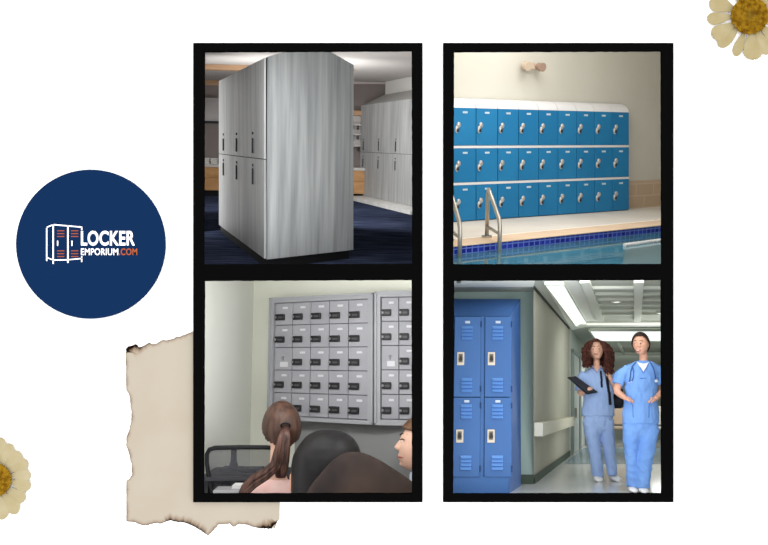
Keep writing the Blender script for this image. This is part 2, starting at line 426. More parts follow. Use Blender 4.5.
# --- the big double-sided bank
d1 = R.vp(104)
fr = Fr(R.hit(266, 268.6, h1), -d1, R.U)
zk = fr.at(266, 259, 0).z; zt = fr.at(266, 57.5, 0).z; zm = fr.at(266, 159.4, 0).z
xl = fr.at(218.6, 150, 0).x; wd = -xl / 3
C0 = fr.atz(351.6, 249.6, zk); C0 = V((C0.x, C0.y, 0))
prof = [(266, 57.5), (289, 50.6), (297, 48.5), (312, 48.0), (326, 51), (352, 65)]
pp = [fr.on(x, y, V((0, 0, 0)), C0) for x, y in prof]
bank = thing('locker_bank', 'large freestanding block of grey wood lockers with a broad grained end panel', 'lockers', fr.M)
nrm = V((C0.y, -C0.x, 0)).normalized()                               # outward from the end panel
if nrm.x < 0: nrm = -nrm
end = [V((0, 0, zk)), V((C0.x, C0.y, zk))] + pp[::-1]
b = MB(); b.hull([p + nrm * 0 for p in end], [p + nrm * .03 for p in end]); b.build('end_panel', wood_end, bank)['label'] = 'broad grained end panel with a peaked top'
sh = V((xl, 0, 0)); b = MB(); ins = V((0, .004, 0))
b.hull([p + ins for p in end], [p + sh + ins for p in end]); b.build('cabinet_body', dark_gap, bank)
back = V((-.02, .04, 0)); kk = [V((0, .0, 0)), C0 * .965, C0 * .965 + sh, sh]
kk = [V((-.004, .006, 0)), C0 * .965, C0 * .965 + sh, sh + V((.02, .006, 0))]
b = MB(); b.hull(kk, [p + V((0, 0, zk)) for p in kk]); b.build('plinth', kick_m, bank)
hx, hz0, hz1 = fr.at(250.9, 138, -.03).x + wd, fr.at(250.9, 153, -.03).z, fr.at(250.9, 138.2, -.03).z
g = .004
def wood_door(parent, z0, z1, hz0, hz1, dz, x0, wd, hx, y=0.0):
    b = MB(); b.box(0 + g, wd - g, -.018, 0, z0 + g, z1 - g); d = b.build('door', wood, parent, bevel=.002); d.location = (x0, y, 0)
    b = MB(); b.box(hx - .013, hx + .013, -.034, -.018, hz0, hz1); b.build('handle', handle_m, d, bevel=.003)
    b = MB(); b.tube([(hx, -.018, dz), (hx, -.03, dz)], .014, 12); b.build('lock', handle_m, d)
    return d
lz0, lz1 = fr.at(250.9, 184, -.03).z, fr.at(250.9, 168, -.03).z
hxl = hx
u_ = wood_door(bank, zm, zt, hz0, hz1, fr.at(250.9, 133.2, -.03).z, -wd, wd, fr.at(250.9, 145, -.03).x + wd)
l_ = wood_door(bank, zk, zm, lz0, lz1, fr.at(250.9, 165, -.03).z, -wd, wd, fr.at(250.9, 145, -.03).x + wd)
for i in (1, 2): copy_tree(u_, bank, (-wd * i, 0, 0)); copy_tree(l_, bank, (-wd * i, 0, 0))

straighten(bank, fr, C0.y)
# --- the row on the right, on its stone plinth
f2 = Fr(R.hit(412.4, 215.2, h1), -d1, R.U)
zp = f2.at(412.4, 211, 0).z; yl = f2.atz(412.4, 206.3, zp).y
xa, xb = f2.at(360.8, 150, yl).x, f2.at(392.3, 150, yl).x; w2 = (xb - xa) / 2
zt2, zm2 = f2.at(386.5, 102, yl).z, f2.at(386.5, 153.2, yl).z
row = thing('locker_bank', 'row of grey wood lockers on a pale stone plinth behind the large block', 'lockers', f2.M)
stone = mat('pale_stone', (226, 226, 222), .6, .1, rgb2=(212, 212, 208), scale=(4, 4, 4))
b = MB(); b.box(f2.at(352, 204.5, 0).x - .35, xa + 4 * w2 + .02, 0, yl + .55, 0, zp); b.build('plinth', stone, row)
b = MB(); b.box(xa, xa + 4 * w2, yl + .002, yl + .5, zp, zt2); b.build('cabinet_body', dark_gap, row)
e0, e1 = V((xa, yl, zt2)), V((xa + 4 * w2, yl, zt2)); yb2 = yl + .5
b0 = f2.at(385, 94.5, yb2); b1 = V((xa + 4 * w2, yb2, b0.z)); c0 = V((xa + .02, yb2, zt2)); c1 = V((xa + 4 * w2, yb2, zt2))
b = MB(); v = [b.bm.verts.new(p) for p in (e0, e1, b1, b0, c0, c1)]
for f in ((0, 1, 2, 3), (0, 3, 4), (3, 2, 5, 4), (1, 5, 2), (0, 4, 5, 1)): b.bm.faces.new([v[i] for i in f])
b.build('slope_top', mat('pale_grey_laminate', (192, 192, 190), .6, .1), row)
kz = lambda px, py: f2.at(px, py, yl - .03)
hxr = kz(363.0, 145).x - xa
u_ = wood_door(row, zm2, zt2, kz(363, 150.2).z, kz(363, 141).z, kz(363, 139.2).z, xa, w2, hxr, yl)
l_ = wood_door(row, zp, zm2, kz(363, 167).z, kz(363, 158.6).z, kz(363, 156.4).z, xa, w2, hxr, yl)
for i in (1, 2, 3): copy_tree(u_, row, (w2 * i, 0, 0)); copy_tree(l_, row, (w2 * i, 0, 0))
# white column above the row
zc = f2.loc(R.at(400, 12, hc1)).z
b = MB(); b.box(b0.x, c1.x, yb2 + .005, yb2 + .6, b0.z - .3, zc - .01); struct(b.build('trim_1', mat('white_column', (205, 203, 199), .9, 0), M=f2.M))
# ceiling beams and the back counter
oak = mat('honey_oak', (176, 132, 86), .55, .15, rgb2=(192, 148, 102), scale=(2, 9, 9), detail=4)
beam_m = mat('oak_beam', (160, 128, 100), .6, .1, rgb2=(176, 144, 114), scale=(2, 9, 9))
fb = Fr(R.at(308, YB1, h1), V((1, 0, 0)), R.U)
def wallz(px, py, y): return fb.at(px, py, y)
for k, (py0, py1, Y, pl, pr) in enumerate([(65, 71.5, 14.75, 160, 345), (84.2, 87.4, 18.35, 160, 345)]):
    y = fb.loc(R.at(308, Y, h1)).y
    p0, p1 = fb.at(pl, py0, y), fb.at(pr, py1, y); zz = fb.at(300, py1, y).z
    b = MB(); b.box(p0.x, p1.x, y, y + .25, zz, fb.loc(R.at(308, Y, hc1)).z - .005)
    struct(b.build('trim_2', beam_m, M=fb.M))
# slanted soffit seen right of the big bank
sof = mat('tan_soffit', (186, 172, 154), .9, 0)
y = fb.loc(R.at(308, 14.3, h1)).y
b = MB(); a0, a1, a2, a3 = fb.at(340, 58, y), fb.at(384, 50, y), fb.at(386, 60, y + 1), fb.at(348, 74, y + 1)
b.hull([a0, a1, a2, a3], [p + V((0, .05, .25)) for p in (a0, a1, a2, a3)]); struct(b.build('trim_3', sof, M=fb.M))
wp = fquad('wall_back', fb, [fb.at(340, 84, -.05), fb.at(420, 84, -.05), fb.at(420, 70, -.06), fb.at(340, 70, -.06)], mat('mauve_band', (170, 160, 156), .9, 0))
cnt = thing('counter', 'honey oak counter with a white top along the far wall of the locker room', 'counter', fb.M)
yF = -.6; x0, x1 = fb.at(170, 180, yF).x, fb.at(372, 180, yF).x; zb, ztp = fb.at(210, 190.5, yF).z, fb.at(210, 167, yF).z
b = MB(); b.box(x0, x1, yF + .03, -.01, zb, ztp); b.build('cabinet_body', oak, cnt)
b = MB(); b.box(x0, x1, yF + .08, -.03, 0, zb); b.build('plinth', kick_m, cnt)
b = MB(); b.box(x0 - .03, x1 + .03, yF - .03, -.01, ztp, ztp + .07); b.build('worktop', mat('white_worktop', (190, 186, 180), .5, .2), cnt)
n_ = 8; dw = (x1 - x0) / n_; zmid = zb + (ztp - zb) * .55
b = MB(); b.box(.008, dw - .008, yF, yF + .028, zb + .01, zmid - .008); dr = b.build('door', oak, cnt); dr.location.x = x0
b = MB(); b.box(.008, dw - .008, yF, yF + .028, zmid + .008, ztp - .01); dw_ = b.build('drawer', oak, cnt); dw_.location.x = x0
for i in range(1, n_): copy_tree(dr, cnt, (dw * i, 0, 0)); copy_tree(dw_, cnt, (dw * i, 0, 0))
# towels on the counter, mirror and shelf above it
tw = mat('white_towel', (214, 212, 208), .9, 0, bump=.4)
for i, (px, lab) in enumerate([(207, 'folded white towel pile at the left end of the far counter'), (214.5, 'folded white towel pile on the far counter beside the big grey block')]):
    y = -.35; p = fb.at(px, 163.5, y); u = .023 * 1.0; b = MB()
    for k in range(3): b.box(-.075, .075, -.1, .1, k * .05, k * .05 + .044)
    tag(b.build('towel_pile', tw, bevel=.012, M=fb.sub(V((p.x, y, ztp + .071)))), lab, 'towels')
mp = (fb.at(172, 120, -.05), fb.at(219.5, 98, -.05))
mir = thing('wall_mirror', 'long wall mirror in a dark rail frame above the far counter', 'mirror', fb.sub(V((0, 0, mp[0].z))))
b = MB(); b.box(mp[0].x, mp[1].x, -.05, -.01, 0, mp[1].z - mp[0].z); b.build('mirror_glass', mat('mirror_glass', (176, 172, 170), .25, .5, rgb2=(140, 136, 134), scale=(.3, 1, 3)), mir)
b = MB(); b.box(mp[0].x, mp[1].x, -.07, -.01, -.06, 0); b.build('frame_rail', handle_m, mir)
sx0, sx1 = fb.at(350, 130, -.3).x, fb.at(366, 130, -.3).x
sh_ = thing('wall_shelf', 'white wall shelves with dark brackets in the gap between the two locker rows', 'shelf', fb.sub(V((0, 0, fb.at(357, 147, -.3).z))))
zz0 = fb.at(357, 147, -.3).z
b = MB(); b.box(sx0, sx1, -.04, -.01, 0, fb.at(357, 115, -.04).z - zz0); b.build('back_board', mat('white_board', (188, 184, 180), .8, 0), sh_)
for py in (146.5, 135, 125.5):
    z = fb.at(357, py, -.3).z - zz0; b = MB(); b.box(sx0, sx1, -.3, -.04, z, z + .04); s_ = b.build('shelf_board', mat('white_board', (188, 184, 180), .8, 0), sh_)
    b = MB(); 
    for q in (.15, .45, .75): b.box(sx0 + (sx1 - sx0) * q - .02, sx0 + (sx1 - sx0) * q + .02, -.28, -.04, z - .1, z)
    b.build('bracket', handle_m, s_)
b = MB(); zz = fb.at(357, 115.5, -.3).z; b.box(sx0, sx1, -.32, -.01, zz, zz + .12); struct(b.build('trim_4', beam_m, M=fb.M))
lamp('locker_room_side_fill', R.at(160, 9.6, .1), R.at(250, 8.3, .1), 3.2, 2.2, 42)  # unseen fill light added at the left to lift the bank's door side
lamp('locker_room_back_fill', R.at(318, 11.2, .1), R.at(420, 14.0, -.1), 1.2, 1.6, 75)  # fill added out of sight behind the big block, brightens the right row
lamp('locker_room_ceiling_fill', R.at(300, 13.2, -.9), R.at(300, 13.3, -2), 2.2, 1.2, 24)  # fill light aimed upwards, added only to brighten the ceiling
lamp('locker_room_left_fill', R.at(236, 13.0, -.1), R.at(206, 17.5, -.2), .8, 1.2, 45)  # hidden fill added for the far wall at the left
lamp('locker_room_right_fill', R.at(330, 13.0, -.2), R.at(362, 17.5, -.2), .8, 1.2, 40)  # hidden fill added for the far wall right of the block

# ================================================================== ROOM TWO: blue lockers by the pool
R = Room(141, 558, 0); hw = R.h(558, 268, 6.75)
Yl = hw / (-R.U.dot(ray(454, 255))); hd = R.h(454, 245.6, Yl)
d2 = R.vp(1640)
f = Fr(R.hit(453.2, 222.3, hd), d2, R.U)
blue = mat('blue_plastic', (30, 112, 162), .45, .2, rgb2=(36, 120, 170), scale=(1, 1, 1), rnd=True)
blue_dk = mat('blue_shadow', (22, 78, 118), .6, .1); wcap = mat('white_plastic', (224, 222, 222), .5, .2)
steel = mat('brushed_steel', (176, 170, 160), .3, .5, metal=.85); chrome = mat('lock_steel', (190, 186, 180), .35, .5, metal=.5); dial = mat('dark_dial', (46, 42, 44), .5, .3)
xe = f.at(628.7, 210.3, 0).x; W = xe / 9
zs = [f.at(540, py, 0).z for py in (216.2, 181.0, 146.6, 110.0)]
pool = thing('locker_bank', 'bank of blue plastic lockers in three tiers with white sloping tops beside the pool', 'lockers', f.M)
b = MB(); b.box(0, xe, .012, .21, .006, zs[3]); b.build('cabinet_body', blue_dk, pool)
b = MB(); b.box(0, xe, .03, .21, 0, .01); b.build('base', blue_dk, pool)
for k in (1, 2): b = MB(); b.box(0, xe, -.004, .02, zs[k] - .017, zs[k] + .017); b.build('shelf_edge', wcap, pool)
doors = []
for k in range(3):
    z0 = zs[k] + (.02 if k else .01); z1 = zs[k + 1] - (.02 if k < 2 else .0)
    b = MB(); b.box(.006, W - .006, -.012, .012, z0, z1); d = b.build('door', blue, pool, bevel=.004)
    zc = f.at(540, [200, 164.7, 128.8][k], 0).z
    xk = W * .12
    b = MB(); b.box(W * .5 - .04, W * .5 + .04, -.018, -.01, z1 - .072, z1 - .046); b.build('number_plate', mat('pale_plate', (186, 204, 214), .5, .2), d)
    b = MB(); b.ellip((xk + .03, -.022, zc + .04), .034, .022, .04, n=12); b.ellip((xk, -.02, zc - .02), .032, .02, .052, n=12); b.build('latch', chrome, d, smooth=True)
    b = MB(); b.ellip((xk + .006, -.034, zc - .03), .022, .018, .027, n=10); b.build('dial', dial, d, smooth=True)
    doors.append(d)
for i in range(1, 9):
    for d in doors: copy_tree(d, pool, (W * i, 0, 0))
cap = []
hz_ = f.at(540, 101.0, .14).z - zs[3]
for q in range(9):
    a = q / 8; cap.append((-.012 + .17 * a ** 1.4, zs[3] + hz_ * (1 - (1 - a) ** 1.8)))
cap = [(.21, zs[3]), (-.012, zs[3])] + cap + [(.21, zs[3] + hz_)]
b = MB(); b.hull([(0.005, y, z) for y, z in cap], [(W - .005, y, z) for y, z in cap]); c_ = b.build('top_cap', wcap, pool)
for i in range(1, 9): copy_tree(c_, pool, (W * i, 0, 0))
straighten(pool, f)
# walls, deck, coping, pool wall, water
cream = mat('cream_plaster', (203, 199, 187), .9, 0, rgb2=(209, 206, 196), scale=(.7, .7, .7), detail=3, bump=.05)
yw = .25
xw0, xw1 = f.at(440, 200, yw).x, f.at(704, 200, yw).x
zwt = f.at(600, -6, yw).z
fquad('wall_back', f, [(xw0, yw, -.02), (xw1, yw, -.02), (xw1, yw, zwt), (xw0, yw, zwt)], cream)
zw1 = f.at(645, 180.2, yw).z
fw = Fr(f.M @ V((xe, yw - .012, 0)), d2, R.U)
b = MB(); b.box(-.6, xw1 - xe, 0, .011, 0, zw1)
struct(b.build('baseboard_back', mat_tiles('beige_wall_tile', (192, 168, 144), (202, 180, 156), (208, 190, 170), .42, .2, .008, .5, .1, .5), M=fw.M))
e0, e1 = R.hit(454, 245.6, hd), R.hit(662, 224.6, hd); ed = (e1 - e0).normalized()
fe = Fr(e0, ed, R.U)
exl, exr = fe.atz(443, 247.8, 0).x, fe.atz(702, 220.6, 0).x
deck_m = mat('pale_deck', (226, 218, 206), .6, .1, rgb2=(216, 206, 194), scale=(1, 1, 1)); cop_m = mat('peach_coping', (224, 198, 170), .7, .1, rgb2=(214, 186, 158), scale=(2, 2, 2))
wl, wr = fe.loc(f.M @ V((xw0, yw, 0))), fe.loc(f.M @ V((xw1, yw, 0)))
cw = fe.atz(520, 233, 0).y
fquad('floor', fe, [(exl, cw, 0), (exr, cw, 0), (wr.x, wr.y, 0), (wl.x, wl.y, 0)], deck_m)
b = MB(); b.box(exl, exr, -.02, cw, -.014, .0); struct(b.build('trim_5', cop_m, M=fe.M, bevel=.008))
zt0 = hd - hw
tile_len = (fe.atz(662, 224.6, 0).x) / 45
ft = Fr(fe.M @ V((0, 0, zt0 - .002)), ed, R.U); th = -zt0 - .014
b = MB(); b.box(exl, exr, .0, .03, -.3, th + .002)
struct(b.build('wall_pool', mat_tiles('cobalt_tile', (14, 24, 122), (34, 54, 168), (104, 124, 204), tile_len * 1.08, th * .7, .007, .15, .4, 0), M=ft.M))
q_ = lambda px, Y: R.at(px, Y, hw)
wm = mat('pool_water', (52, 98, 112), .06, .5, rgb2=(78, 126, 140), scale=(.5, 1.6, 1), detail=2, bump=.12, bscale=(1.2, 5, 3))
fwat = Fr(R.at(558, 6.76, hw), ed, R.U)
pl = [fwat.loc(q_(442, 6.76)), fwat.loc(q_(704, 6.76)), fwat.loc(fe.M @ V((exr, .01, zt0))), fwat.loc(fe.M @ V((exl, .01, zt0)))]
b = MB(); b.face([V((p.x, p.y, 0)) for p in pl]); wo = b.build('pool_water', wm, M=fwat.M)
tag(wo, 'still teal pool water along the blue tiled edge', 'water'); wo['kind'] = 'stuff'
# side walls and ceiling of the hall
for px, nm in ((441, 'wall_left'), (704, 'wall_right')):
    quad(nm, [R.at(px, 6.76, hw + .05), R.at(px, 13.6, hw + .05), R.at(px, 13.6, -2.2), R.at(px, 6.76, -2.2)], cream)
quad('ceiling', [R.at(441, 6.76, -2.2), R.at(704, 6.76, -2.2), R.at(704, 13.6, -2.2), R.at(441, 13.6, -2.2)], cream)
# pool hand rails
def rail(base, label, ref=None):
    """base: where the deck post stands (local to the pool edge frame)"""
    M = fe.sub(V((base.x, base.y, 0))); root = thing('pool_handrail', label, 'handrail', M, 'steel handrails at the pool edge')
    return root, Fr(M.translation, ed, R.U)
bA = fe.atz(486.7, 237.2, 0)
def rail_parts(root, fr_):
    pt = lambda px, py: fr_.at
    ln = V((-.00, -1, 0))
    # the rail lies in the upright plane square to the edge
    foot = V((0, 0, 0)); ztop = fr_.on(486.6, 190, V((0, 0, 0)), V((0, 1, 0))).z if False else fr_.at(486.6, 189.5, 0).z
    yk = -bA.y - .14; zk_ = fr_.at(500, 224, yk).z
    xk_ = fr_.at(500, 224, yk).x
    path = [V((0, 0, 0)), V((0, 0, ztop - .09)), V((xk_ * .03, yk * .03, ztop - .03)), V((xk_ * .08, yk * .08, ztop)), V((xk_ * .16, yk * .16, ztop - .03)), V((xk_ * .93, yk * .93, zk_ + .05)), V((xk_ * .99, yk * .99, zk_ - .01)), V((xk_, yk, zk_ - .08)), V((xk_, yk, zt0 - .28))]
    b = MB(); b.tube(path, .024, 14); b.build('rail', steel, root, smooth=True)
    zc = fr_.at(487, 226.5, 0).z
    b = MB(); b.tube([V((0, 0, zc)), V((xk_, yk, zc - .02))], .018, 10); b.build('crossbar', steel, root, smooth=True)
    b = MB(); b.tube([V((0, 0, .002)), V((0, 0, .02))], .06, 18); b.build('flange', steel, root)
r1, fA = rail(bA, 'complete steel pool handrail standing at the water edge, the right one of the pair'); rail_parts(r1, fA)
kB = fe.atz(461, 248, 0).x - fe.atz(500, 246, 0).x
bB = V((fe.atz(461.2, 244.9, 0).x - fe.atz(500, 241.0, 0).x + bA.x, bA.y, 0))
r2, fB = rail(bB, 'steel pool handrail cut by the left edge of the poolside view')
for ch in list(r1.children):
    c = ch.copy(); COL.objects.link(c); c.parent = r2
# lane line floating on the water
p0, p1 = R.hit(624.5, 246.3, hw), R.hit(664, 240.8, hw); fl_ = Fr(p0, (p1 - p0), R.U); Ln = (p1 - p0).length
root = thing('lane_rope', 'white beaded lane rope floating on the pool water', 'rope', fl_.M)
b = MB(); b.tube([(0, 0, .012), (Ln, 0, .012)], .01, 8); b.build('rope', wcap, root)
b = MB()
for i in range(18): b.tube([(Ln * i / 18, 0, .014), (Ln * (i + .55) / 18, 0, .014)], .022, 10)
b.build('float_beads', wcap, root)
# twin-headed lamp on the wall
c = f.at(526.5, 66, yw)
root = thing('emergency_light', 'small beige twin-head wall light above the blue lockers', 'wall light', f.sub(V((c.x, yw, c.z))))
um = (f.at(531.5, 66, yw) - f.at(521.5, 66, yw)).length / 10
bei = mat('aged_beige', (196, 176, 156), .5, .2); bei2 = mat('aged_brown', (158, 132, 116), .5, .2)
b = MB(); b.box(-4.5 * um, 4.5 * um, -.1, -.005, -3 * um, 2.5 * um); b.build('housing', bei, root, bevel=.02)
for sx in (-1, 1):
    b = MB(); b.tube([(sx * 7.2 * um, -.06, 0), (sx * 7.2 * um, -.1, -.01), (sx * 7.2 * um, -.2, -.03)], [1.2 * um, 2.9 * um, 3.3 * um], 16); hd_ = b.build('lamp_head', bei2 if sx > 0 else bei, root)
    b = MB(); b.tube([(sx * 4 * um, -.05, 0), (sx * 7.2 * um, -.06, 0)], .018, 8); b.build('arm', bei, hd_)
lamp('pool_hall_front_fill', R.at(590, 7.0, -.98), R.at(560, 10.5, .1), 1.8, .3, 30, (1, .98, .95))  # unseen fill added just behind the opening, lights the hall from the front
lamp('pool_hall_top_fill', R.at(570, 8.5, -2.1), R.at(570, 9.5, .8), 2.0, 1.6, 58)  # overhead fill added out of view to brighten wall and deck

# ================================================================== PEOPLE
def head_pts(n=56, m=44):
    """unit head: height 1, face towards -y, origin mid-head"""
    rows = []
    sm = lambda t: max(0.0, min(1.0, t))
    for i in range(m + 1):
        t = -math.pi / 2 + math.pi * (.02 + .96 * i / m); row = []
        for j in range(n):
            a = 2 * math.pi * j / n
            ct = math.cos(t) if t > 0 else math.cos(t) ** .72
            x, y, z = .345 * ct * math.cos(a), .43 * (ct if math.sin(a) < 0 else math.cos(t)) * math.sin(a), .5 * math.sin(t)
            if z < -.02:
                q = sm((-z - .02) / .48); x *= 1 - .27 * q ** 1.3
                if y > 0: y *= 1 - .55 * q
            if y < 0: 
                y *= .96
                if z < -.1: y -= .05 * sm((-z - .1) / .3) * sm(-y / .1)
            f = sm(-y / .16)                                           # how much it belongs to the face
            G = lambda cx, cz, sx, sz: math.exp(-((x - cx) / sx) ** 2 - ((z - cz) / sz) ** 2) * f
            nose = math.exp(-(x / .052) ** 2) * f * (sm((.1 - z) / .2) * sm((z + .17) / .045) if z < .1 else 0)
            y -= .115 * nose
            y += .035 * (G(.14, .04, .08, .055) + G(-.14, .04, .08, .055))
            y -= .02 * G(0, .12, .22, .05); y -= .035 * G(0, -.255, .09, .03); y += .02 * G(0, -.285, .12, .02); y -= .03 * G(0, -.31, .085, .025)
            y -= .045 * G(0, -.43, .1, .06); y += .02 * G(0, -.365, .12, .03)
            x += .012 * math.copysign(1, x) * (G(.2, -.09, .08, .09) + G(-.2, -.09, .08, .09))
            row.append(V((x, y, z)))
        rows.append(row)
    return rows
HEAD = head_pts()
def head_M(c, H, yaw, pitch=0, rollz=0):
    return Matrix.Translation(c) @ Matrix.Rotation(math.radians(yaw), 4, 'Z') @ Matrix.Rotation(math.radians(pitch), 4, 'X') @ Matrix.Rotation(math.radians(rollz), 4, 'Y') @ Matrix.Diagonal((H, H, H, 1))
def add_head(b, M, ears=True):
    b.rings([[M @ p for p in r] for r in HEAD])
    if ears:
        for s_ in (-1, 1):
            for q, (dx, dy, dz, a_, b_, c_) in enumerate([(.345, .03, -.02, .022, .062, .1), (.35, .05, .03, .03, .05, .06), (.335, .02, -.1, .022, .03, .035)]):
                E = MB.__new__(MB); E.bm = b.bm
                k = 10; rs = []
                for i in range(9):
                    t = -math.pi / 2 + math.pi * (.04 + .92 * i / 8)
                    rs.append([M @ (V((s_ * dx, dy, dz)) + V((a_ * math.cos(t) * math.cos(u), b_ * math.cos(t) * math.sin(u), c_ * math.sin(t)))) for u in [2 * math.pi * j / k for j in range(k)]])
                b.rings(rs)
def hair_cap(M, grow, test, name, m, parent, noise_amp=0.0):
    """shell over the scalp: the part of the head where test(x,y,z) holds, pushed out"""
    b = MB(); grid = []
    for r in HEAD:
        grid.append([b.bm.verts.new(M @ V((p.x * grow, p.y * grow if p.y > 0 else p.y * grow, p.z * (grow + .02)))) for p in r])
    n = len(HEAD[0])
    for i in range(len(HEAD) - 1):
        for j in range(n):
            q = (HEAD[i][j] + HEAD[i + 1][(j + 1) % n]) * .5
            if test(q.x, q.y, q.z): b.bm.faces.new((grid[i][j], grid[i][(j + 1) % n], grid[i + 1][(j + 1) % n], grid[i + 1][j]))
    b.bm.faces.new(grid[-1])
    bmesh.ops.delete(b.bm, geom=[v for v in b.bm.verts if not v.link_faces], context='VERTS')
    o = b.build(name, m, parent, smooth=True)
    sd = o.modifiers.new('thick', 'SOLIDIFY'); sd.thickness = -.06 * M.to_scale().x; sd.offset = -1 if False else 1
    sd.thickness = .05 * M.to_scale().x
    return o
def add_hand(b, wrist, palm_dir, up, s, curl=.4, side=1):
    """palm, five unequal fingers; palm_dir: wrist to knuckles, up: back of the hand"""
    d = V(palm_dir).normalized(); n = (V(up) - d * V(up).dot(d)).normalized(); t = d.cross(n) * side
    wrist = V(wrist); Mx = Matrix((t, d, n)).transposed()
    b.ellip(wrist + d * 4.6 * s, 3.7 * s, 5.2 * s, 1.7 * s, M=Mx, n=14)
    for k, (off, ln) in enumerate([(2.7, 6.6), (.95, 7.6), (-.85, 7.0), (-2.6, 5.4)]):
        p = wrist + d * (8.4 - .25 * k) * s + t * off * s; pts = [p - d * 2.2 * s, p]; ang = .15
        for q in (.45, .32, .25):
            ang += curl; p = p + (d * math.cos(ang) - n * math.sin(ang)) * ln * q * s; pts.append(p)
        b.tube(pts, [.95 * s, .95 * s, .85 * s, .78 * s, .55 * s], 8)
    p = wrist + d * 2.2 * s + t * 2.7 * s
    b.tube([p - t * 1.5 * s, p + t * 1.2 * s + d * 1.2 * s, p + t * 2.3 * s + d * 3.4 * s - n * .8 * s, p + t * 2.2 * s + d * 5.6 * s - n * 1.8 * s], [1.2 * s, 1.15 * s, .95 * s, .65 * s], 8)

skin1 = mat('skin_warm', (222, 172, 146), .55, .25, rgb2=(228, 180, 154), scale=(9, 9, 9)); skin2 = mat('skin_light', (206, 154, 128), .55, .25, rgb2=(214, 164, 140), scale=(9, 9, 9))
skin3 = mat('skin_pale', (226, 180, 158), .55, .25, rgb2=(232, 190, 168), scale=(5, 5, 5))
lip_m = mat('lips', (170, 84, 80), .5, .2); eye_w = mat('eye_white', (232, 226, 220), .3, .3); eye_d = mat('eye_shade', (150, 130, 120), .4, .1); iris = mat('dark_iris', (46, 30, 24), .3, .3); brow_m = mat('brow', (64, 42, 32), .8, 0)
scrub = mat('pale_blue_scrubs', (152, 178, 224), .85, .05, rgb2=(162, 188, 230), scale=(3, 3, 3), bump=.5, bscale=(9, 9, 5)); scrub2 = mat('sky_blue_scrubs', (110, 152, 216), .85, .05, rgb2=(122, 164, 224), scale=(3, 3, 3), bump=.5, bscale=(9, 9, 5))
shoe_m = mat('white_shoe', (232, 232, 232), .6, .2); curl_m = mat('auburn_curls', (104, 58, 46), .6, .25, rgb2=(56, 30, 25), scale=(25, 25, 25)); dark_hair = mat('dark_brown_hair', (52, 34, 28), .5, .3, rgb2=(34, 22, 18), scale=(40, 40, 6))
brown_hair = mat('brown_hair', (84, 58, 46), .5, .3, rgb2=(42, 27, 21), scale=(16, 16, 1.2), detail=6, lo=.35, hi=.68); black_hair = mat('black_hair', (20, 19, 20), .5, .2, rgb2=(30, 27, 28), scale=(8, 8, 1.5), detail=5)
dusk_hair = mat('dark_blurred_hair', (62, 50, 44), .7, .1, rgb2=(40, 34, 34), scale=(2.2, 2.2, 1.5), detail=2)

def face_bits(root, fr_, tree, s, eyes, brows, mouth, look=0):
    """eyes, brows and lips set on the face surface at points of the face"""
    off = lambda px, py, e: (lambda d: (tree.ray_cast(fr_.o, d.normalized())[0] or fr_.at(px, py, 0)) - d.normalized() * e * s)(fr_.d(px, py))
    for (px, py, rw) in eyes:
        c = off(px, py, -.15); b = MB(); b.ellip(c, rw * .9 * s, .4 * s, .42 * s, n=12); e = b.build('eye', eye_d, root, smooth=True)
        c = off(px + look, py, .25); b = MB(); b.ellip(c, .62 * s, .22 * s, .46 * s, n=10); b.build('iris', iris, e, smooth=True)
    for pts in brows:
        b = MB(); b.tube([off(x, y, .05) for x, y in pts], [.22 * s, .34 * s, .2 * s], 6); b.build('eyebrow', brow_m, root, smooth=True)
    if mouth:
        b = MB(); b.tube([off(x, y, .0) for x, y in mouth], [.2 * s] + [.55 * s] * (len(mouth) - 2) + [.2 * s], 8, .8); b.build('lips', lip_m, root, smooth=True)

# ================================================================== ROOM THREE: meeting room with a wall of small lockers
R = Room(357, 308, 0)
wall3 = mat('pale_green_wall', (218, 219, 206), .9, 0, rgb2=(222, 223, 211), scale=(1, 1, 1)); wall3b = mat('pale_grey_wall', (216, 217, 210), .9, 0); grey_w = mat('grey_lower_wall', (140, 141, 141), .9, 0)
alu = mat('grey_aluminium', (146, 146, 152), .5, .25, rgb2=(153, 153, 158), scale=(2, 2, 2), rnd=True); alu2 = mat('grey_frame', (152, 153, 157), .5, .25); gap3 = mat('grey_gap', (112, 112, 118), .8, .05)
lockm = mat('black_lock', (30, 30, 33), .45, .3); lock2 = mat('grey_dial', (122, 122, 124), .4, .3); plate = mat('paper_plate', (196, 196, 200), .6, .1)
fA = Fr(P(268.8, 418.5, 10.4), -R.vp(-884), R.U)
yA = fA.I @ P(374.2, 424.2, 9.0); xr = fA.at(374.2, 360, 0).x
fB3 = Fr(fA.M @ V((xr + .015, 0, 0)), -R.vp(-2600), R.U)
YW = .22
# setting
zt3 = fA.at(300, 268, YW).z; zb3 = fA.at(300, 560, YW).z
xc3 = fA.at(252, 360, YW).x; xe3 = fA.at(437, 360, YW).x
fquad('wall_back', fA, [(xc3, YW, zb3), (xe3 + .3, YW, zb3), (xe3 + .3, YW, zt3), (xc3, YW, zt3)], wall3)
cw = fA.M @ V((xc3, YW, 0)); cb = fA.M @ V((xc3, YW, zb3)); ct = fA.M @ V((xc3, YW, zt3))
l_t = P(160, 275, 7.84); l_b = R.at(160, 7.84, R.h(308, 560, 8.0))
quad('wall_left', [cb, ct, l_t, l_b], wall3b)
dz = fA.at(360, 424, YW - .02).z
xd = fA.at(296, 440, YW).x
b = MB(); b.box(xd, xe3 + .3, YW - .03, YW - .005, zb3, fA.at(330, 419, YW).z); struct(b.build('trim_6', grey_w, M=fA.M))  # grey panel over the lower wall, below the small lockers
h3 = R.h(308, 560, 8.0)
quad('floor', [R.at(176, 7.0, h3), R.at(437, 7.0, h3), R.at(437, 11.4, h3), R.at(176, 11.4, h3)], mat('grey_floor', (120, 120, 120), .8, .05))
